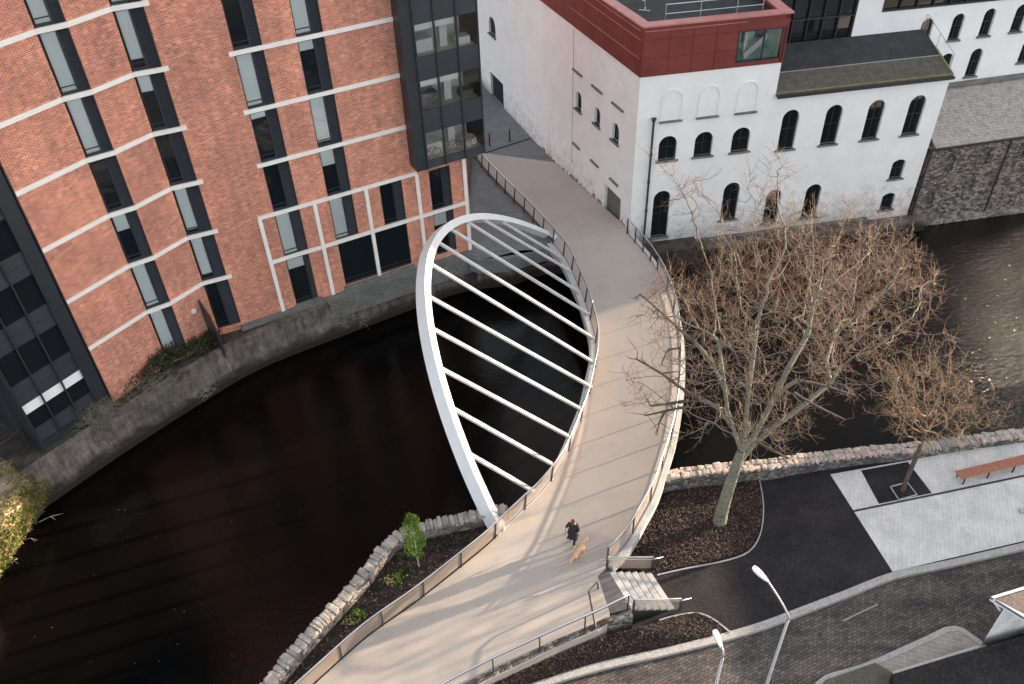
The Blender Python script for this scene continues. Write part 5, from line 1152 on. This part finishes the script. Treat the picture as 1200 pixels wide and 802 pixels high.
# grassy bank at the lower left: a lumpy slope falling to the water
def bank_lim(y): return 64-(max(0,y-574))*.64-max(0,560-y)*.9
def bank_z(t): return -2.75+2.5*min(1,t/40)**.75
bn_ = noisy('bank_soil', (.18,.13,.08), (.55,.40,.30), 1.6, .95, .08, 6, fine=8); mb = MB(); G_ = []
for iy in range(36):
    y = 536+iy*9; row = []
    for ix in range(22):
        t = (ix/21)**1.4*160; row.append(at(bank_lim(y)-t, y, bank_z(t)+rnd.uniform(-.09,.09)*min(1,t/8)))
    G_.append(row)
for a, b in zip(G_, G_[1:]):
    for k in range(21): mb.face([a[k],a[k+1],b[k+1],b[k]])
structure('earth_bank', mb, bn_)
mb = MB()
for k in range(15000):
    y = r.uniform(540,690); t = abs(r.gauss(0,1))*26-1; x = bank_lim(y)-t
    if r.random() < .35*(t > 22)+.25*(math.sin(y*.21+x*.13) > .4): continue
    z = bank_z(max(0,t)); p = at(x,y,z+.04); v = Vector((r.gauss(.25,.6),r.gauss(-.3,.6),r.uniform(-.1,1))).normalized()*r.uniform(.10,.30); s2 = v.cross(Vector((r.gauss(0,1),r.gauss(0,1),.3))).normalized()*.022
    mb.face([p-s2, p+s2, p+v+s2*.3, p+v-s2*.3+Vector((.02,0,-.02))])
mb.build('bank_grass', M['grass'], label='sunlit yellow green grass and brambles hanging over the left bank', cat='grass', kind='stuff')
mb = MB()
for a, b in ((at(46,612,-1.8), at(74,602,-1.7)), (at(30,632,-2.0), at(44,633,-1.9)), (at(20,655,-2.2), at(14,662,-2.2))):
    mb.tube([a,(a+b)/2+Vector((0,0,.1)),b],[.03,.02,.008],4); mb.tube([(a+b)/2+Vector((0,0,.1)), (a+b)/2+Vector((.3,-.2,.1))],[.015,.006],4)
mb.build('dead_twig', M['twig_dry'], label='pale dead twigs reaching over the water from the grassy bank', cat='twig')
# young evergreen tree in the west planter
tb = at(491,664,-.12); t = thing('young_tree', 'young bright green columnar tree on a thin pale stem beside the planter wall', 'tree', tb)
mb = MB(); mb.tube([tb, tb+Vector((0,0,1.2)), tb+Vector((0,.0,3.3))],[.035,.03,.012],7); mb.build('trunk', M['kerb'], t)
mb = MB(); 
for k in range(2600):
    z = r.uniform(.75,3.35); a_ = r.uniform(0,6.283); R0 = (.38*math.sin(min(1,(3.6-z)/1.9)*math.pi*.5)**.8*(1 if z > 1.2 else max(.1,(z-.6)/.6)))*(1+.28*math.sin(a_*3+z*4)+.2*math.sin(z*9+a_)); rr = R0*math.sqrt(r.uniform(.05,1.3)); c = tb+Vector((math.cos(a_)*rr, math.sin(a_)*rr, z))
    up = Vector((math.cos(a_)*.5+r.gauss(0,.3), math.sin(a_)*.5+r.gauss(0,.3), 1)).normalized()*r.uniform(.05,.12); s2 = up.cross(Vector((r.gauss(0,1),r.gauss(0,1),r.gauss(0,1)))).normalized()*.022; mb.face([c-s2,c+s2,c+up+s2*.2,c+up-s2*.2])
mb.build('crown', M['bud'], t, kind='stuff')
# small plants in the west planter
plants = [(513,677,'bud','small bright green bush in the west planter'),(468,676,'leaf','low dark green plant beside the planter wall'),(455,680,'grass','yellowish low plant beside the planter wall'),(420,730,'bud','tiny green plant in the lower part of the west planter'),(411,742,'grass','tiny yellow green plant at the low end of the planter'),(478,658,'leaf','dark shrublet left of the young tree'),(520,640,'leaf','grey green clump right of the young tree near the wall'),(545,634,'leaf','dark clump near the arch foot'),(443,700,'soil','brown clump in the middle of the west planter'),(468,668,'bud','fresh green plant near the bend of the wall')]
plants = [(467,677,'bud','small bright green bush at the middle of the west planter'),(456,682,'grass','yellowish low plant beside the planter wall'),(476,672,'leaf','low dark green plant at the foot of the young tree'),(420,722,'bud','tiny green plant in the lower part of the west planter'),(411,731,'grass','tiny yellow green plant at the low end of the planter'),(470,655,'leaf','dark shrublet left of the young tree near the wall'),(513,640,'leaf','grey green clump right of the young tree near the wall'),(532,634,'leaf','dark clump nearest the arch foot')]
for x, y, m, lb in plants:
    p = at(x,y,-.12); mb = MB(); tufts(mb, [p+Vector((r.gauss(0,.12),r.gauss(0,.12),.05)) for _ in range(10)], 9, .09, r, .10); mb.build('planter_plant', M[m], label=lb, cat='plant', origin=p)
mb = MB()
for k in range(70):
    p = at(r.uniform(20,560), r.uniform(430,800), WATER+.006); 
    if p.y > 36 or p.x < -21: continue
    a_ = r.uniform(0,6.28); l_ = r.uniform(.012,.035); d_ = Vector((math.cos(a_),math.sin(a_),0)); e_ = Vector((-d_.y,d_.x,0)); mb.face([p-d_*l_-e_*.012,p+d_*l_-e_*.012,p+d_*l_+e_*.012,p-d_*l_+e_*.012])
mb.build('floating_leaves', M['deadwood'], label='small brown leaves and flecks drifting on the dark river', cat='leaves', kind='stuff')
# bark chips on the mulch
def chips(polyg, z, n, name, label, ms, s=(.02,.055)):
    P = [Vector((p.x,p.y)) for p in polyg]; x0 = min(p.x for p in P); x1 = max(p.x for p in P); y0 = min(p.y for p in P); y1 = max(p.y for p in P); mb = MB(); k = 0
    while k < n:
        x = r.uniform(x0,x1); y = r.uniform(y0,y1); c = False; j = len(P)-1
        for i in range(len(P)):
            if (P[i].y > y) != (P[j].y > y) and x < (P[j].x-P[i].x)*(y-P[i].y)/(P[j].y-P[i].y)+P[i].x: c = not c
            j = i
        if not c: k += .2; continue
        k += 1; a = Vector((r.gauss(0,1),r.gauss(0,1),r.gauss(0,.4))).normalized()*r.uniform(*s); b = a.cross(Vector((r.gauss(0,.4),r.gauss(0,.4),1))).normalized()*r.uniform(.012,.028); q_ = Vector((x,y,z+r.uniform(.01,.05))); mb.face([q_-a-b,q_+a-b,q_+a+b,q_-a+b], r.choice(range(len(ms))))
    mb.build(name, ms, label=label, cat='mulch', kind='stuff')
def chips_on(U, D, n, name, label, ms):
    mb = MB()
    for k in range(n):
        i = r.randrange(len(U)-1); f = r.random(); q_ = U[i].lerp(U[i+1],f).lerp(D[i].lerp(D[i+1],f), r.random())+Vector((0,0,r.uniform(.01,.05))); a = Vector((r.gauss(0,1),r.gauss(0,1),r.gauss(0,.4))).normalized()*r.uniform(.02,.06); b = a.cross(Vector((r.gauss(0,.4),r.gauss(0,.4),1))).normalized()*r.uniform(.012,.03); mb.face([q_-a-b,q_+a-b,q_+a+b,q_-a+b], r.choice(range(len(ms))))
    mb.build(name, ms, label=label, cat='mulch', kind='stuff')
cm = [noisy('chip_brown', (.05,.028,.018), (.10,.055,.038), 5, .9), noisy('chip_dark', (.012,.009,.008), (.03,.02,.016), 5, .9), noisy('chip_pale', (.12,.085,.065), (.17,.12,.09), 5, .9)]
chips(bed, G1+.03, 11000, 'bark_mulch', 'brown bark mulch round the big tree', [cm[0],cm[1],cm[1],cm[0],cm[1],cm[2]]); chips_on(U2, D2, 4200, 'bark_mulch', 'dark bark mulch below the curved railing', [cm[1],cm[1],cm[0]])
chips([Vector((a,b,0)) for a,b in pb], -.12, 2600, 'bark_mulch', 'dark leaf litter in the west planter', [cm[1],cm[0],cm[2]])

# ================================================================== PERSON AND DOG
def skin_obj(name, verts, edges, rad, m, parent, sub=2):
    me = bpy.data.meshes.new(name+'_skel'); me.from_pydata(verts, edges, []); o = bpy.data.objects.new(name, me); col.objects.link(o)
    sk = o.modifiers.new('s','SKIN'); sk.use_smooth_shade = True
    for i, rr in enumerate(rad): me.skin_vertices[0].data[i].radius = rr if isinstance(rr, tuple) else (rr,rr)
    me.skin_vertices[0].data[0].use_root = True
    ss = o.modifiers.new('u','SUBSURF'); ss.levels = sub; ss.render_levels = sub
    dg = bpy.context.evaluated_depsgraph_get(); ev = o.evaluated_get(dg); nm = bpy.data.meshes.new_from_object(ev); nm.name = name; nm.materials.clear(); nm.materials.append(m)
    for p in nm.polygons: p.use_smooth = True; p.material_index = 0
    o.modifiers.clear(); o.data = nm; bpy.data.meshes.remove(me); o.parent = parent; return o
pf = at(671,638); ps = thing('person', 'person in a long dark coat walking with a stick beside a golden dog', 'person', pf); ps.rotation_euler.z = R(-20); ps.scale = (.95,)*3
# local frame: +y forward, feet at z 0
V = [(0,0,.92),(0,.01,1.15),(0,.02,1.38),(0,.03,1.50),(0,.05,1.60),(0,.06,1.70),
     (-.17,.01,1.42),(-.27,.0,1.18),(-.33,.10,.98),(.17,.01,1.42),(.24,-.02,1.15),(.22,.08,.93),
     (-.09,0,.88),(-.10,.14,.50),(-.10,.10,.09),(-.10,.24,.05),(.09,0,.88),(.10,-.02,.50),(.10,-.20,.12),(.11,-.08,.05),
     (-.345,.14,.92),(.22,.12,.87)]
E_ = [(0,1),(1,2),(2,3),(3,4),(4,5),(2,6),(6,7),(7,8),(2,9),(9,10),(10,11),(0,12),(12,13),(13,14),(14,15),(0,16),(16,17),(17,18),(18,19),(8,20),(11,21)]
rd = [.13,.13,.14,.055,.085,.075,.06,.045,.035,.06,.045,.035,.085,.058,.042,.04,.085,.058,.042,.04,.038,.038]
skin_obj('body', V, E_, rd, M['skin'], ps)
# fingers and thumbs
hm = MB()
for sx, c in ((-1,Vector((-.345,.15,.90))),(1,Vector((.22,.13,.85)))):
    for k in range(4): a = c+Vector(((k-1.5)*.019,.01,-.01)); hm.tube([a, a+Vector((0,.025,-.03)), a+Vector((0,.012,-.06-.006*(k in (1,2))))], [.009,.009,.007], 5)
    hm.tube([c+Vector((-sx*.03,0,.01)), c+Vector((-sx*.045,.03,-.01)), c+Vector((-sx*.03,.045,-.03))], [.010,.010,.008], 5)
ho = bpy.data.objects.new('fingers', hm.mesh('fingers', M['skin'], smooth=True)); col.objects.link(ho); ho.parent = ps
cv = [(0,.0,.78),(0,.0,.98),(0,.01,1.2),(0,.015,1.40),(0,.03,1.47),(-.18,.01,1.41),(-.275,.0,1.17),(-.33,.09,1.0),(.18,.01,1.41),(.25,-.02,1.14),(.225,.07,.96),(0,-.01,.58)]
skin_obj('coat', cv, [(0,1),(1,2),(2,3),(3,4),(3,5),(5,6),(6,7),(3,8),(8,9),(9,10),(0,11)], [(.22,.19),(.20,.17),(.19,.16),(.17,.14),.09,.08,.065,.05,.08,.065,.05,(.23,.20)], M['coat'], ps)
skin_obj('trousers', [(0,0,.86),(-.09,0,.82),(-.10,.14,.50),(-.10,.10,.14),(.09,0,.82),(.10,-.02,.50),(.10,-.19,.17)], [(0,1),(1,2),(2,3),(0,4),(4,5),(5,6)], [.13,.10,.072,.055,.10,.072,.055], M['trouser'], ps)
skin_obj('hair', [(0,.03,1.66),(0,.0,1.72),(0,-.05,1.64),(0,-.06,1.52),(0,-.05,1.44)], [(0,1),(1,2),(2,3),(3,4)], [.09,.095,.10,.085,.06], M['hair'], ps)
skin_obj('shoe', [(-.10,.08,.05),(-.10,.16,.045),(-.10,.26,.035)], [(0,1),(1,2)], [.05,.052,.042], M['shoe'], ps); skin_obj('shoe', [(.10,-.23,.09),(.105,-.15,.05),(.11,-.06,.035)], [(0,1),(1,2)], [.05,.052,.042], M['shoe'], ps)
# face details
fm = MB(); 
for sx in (-1,1): fm.tube([Vector((sx*.03,.125,1.655)), Vector((sx*.03,.14,1.655))], .011, 6); fm.tube([Vector((sx*.085,.05,1.64)), Vector((sx*.10,.04,1.64))], [.025,.018], 6)
fm.tube([Vector((0,.13,1.65)), Vector((0,.155,1.615))], [.01,.014], 5)
fo = bpy.data.objects.new('face_features', fm.mesh('face_features', M['skin'], smooth=True)); col.objects.link(fo); fo.parent = ps
wk = MB(); hnd = ps.matrix_basis @ Vector((-.345,.17,.88)) if False else None
mw = Matrix.Translation(pf) @ Matrix.Rotation(R(-20),4,'Z') @ Matrix.Scale(.95,4); h0 = mw @ Vector((-.345,.16,.90)); h1 = mw @ Vector((-.46,.30,.0))
wk.tube([h0+(h0-h1)*.08, h0, h1], [.014,.012,.010], 6); wk.build('walking_stick', M['dark'], label='thin dark walking stick held in the left hand of the person', cat='stick', origin=h1)
# dog, head away to the upper right
dp = at(678,652); dg_ = thing('dog', 'fluffy golden dog standing on the path beside the person', 'dog', dp); dg_.rotation_euler.z = R(-38); dg_.scale = (.84,)*3
DV = [(0,-.32,.52),(0,-.05,.50),(0,.25,.50),(0,.42,.60),(0,.52,.74),(0,.62,.76),(0,.76,.70),
      (-.11,.30,.42),(-.12,.26,.24),(-.12,.30,.04),(-.12,.36,.025),(.11,.30,.42),(.12,.33,.24),(.12,.24,.05),(.12,.30,.025),
      (-.11,-.32,.44),(-.12,-.24,.30),(-.12,-.42,.18),(-.12,-.40,.04),(-.12,-.33,.025),(.11,-.34,.44),(.12,-.22,.30),(.12,-.36,.17),(.12,-.30,.04),(.12,-.23,.025),
      (0,-.48,.52),(0,-.66,.40),(0,-.80,.26)]
DE = [(0,1),(1,2),(2,3),(3,4),(4,5),(5,6),(2,7),(7,8),(8,9),(9,10),(2,11),(11,12),(12,13),(13,14),(0,15),(15,16),(16,17),(17,18),(18,19),(0,20),(20,21),(21,22),(22,23),(23,24),(0,25),(25,26),(26,27)]
DR = [(.14,.15),(.14,.145),(.155,.19),.12,.10,.085,.045,.075,.045,.032,.035,.075,.045,.032,.035,.095,.07,.04,.032,.035,.095,.07,.04,.032,.035,.055,.065,.04]
skin_obj('body', DV, DE, DR, M['fur'], dg_)
em = MB()
for sx in (-1,1): em.tube([Vector((sx*.06,.56,.81)), Vector((sx*.10,.57,.76)), Vector((sx*.105,.60,.68))], [.03,.045,.015], 6)
eo_ = bpy.data.objects.new('ears', em.mesh('ears', M['fur'], smooth=True)); col.objects.link(eo_); eo_.parent = dg_
em = MB(); em.tube([Vector((0,.78,.71)), Vector((0,.81,.705))], [.022,.014], 6)
for sx in (-1,1): em.tube([Vector((sx*.04,.66,.80)), Vector((sx*.04,.68,.80))], .012, 5)
eo_ = bpy.data.objects.new('nose', em.mesh('nose', M['dark'], smooth=True)); col.objects.link(eo_); eo_.parent = dg_
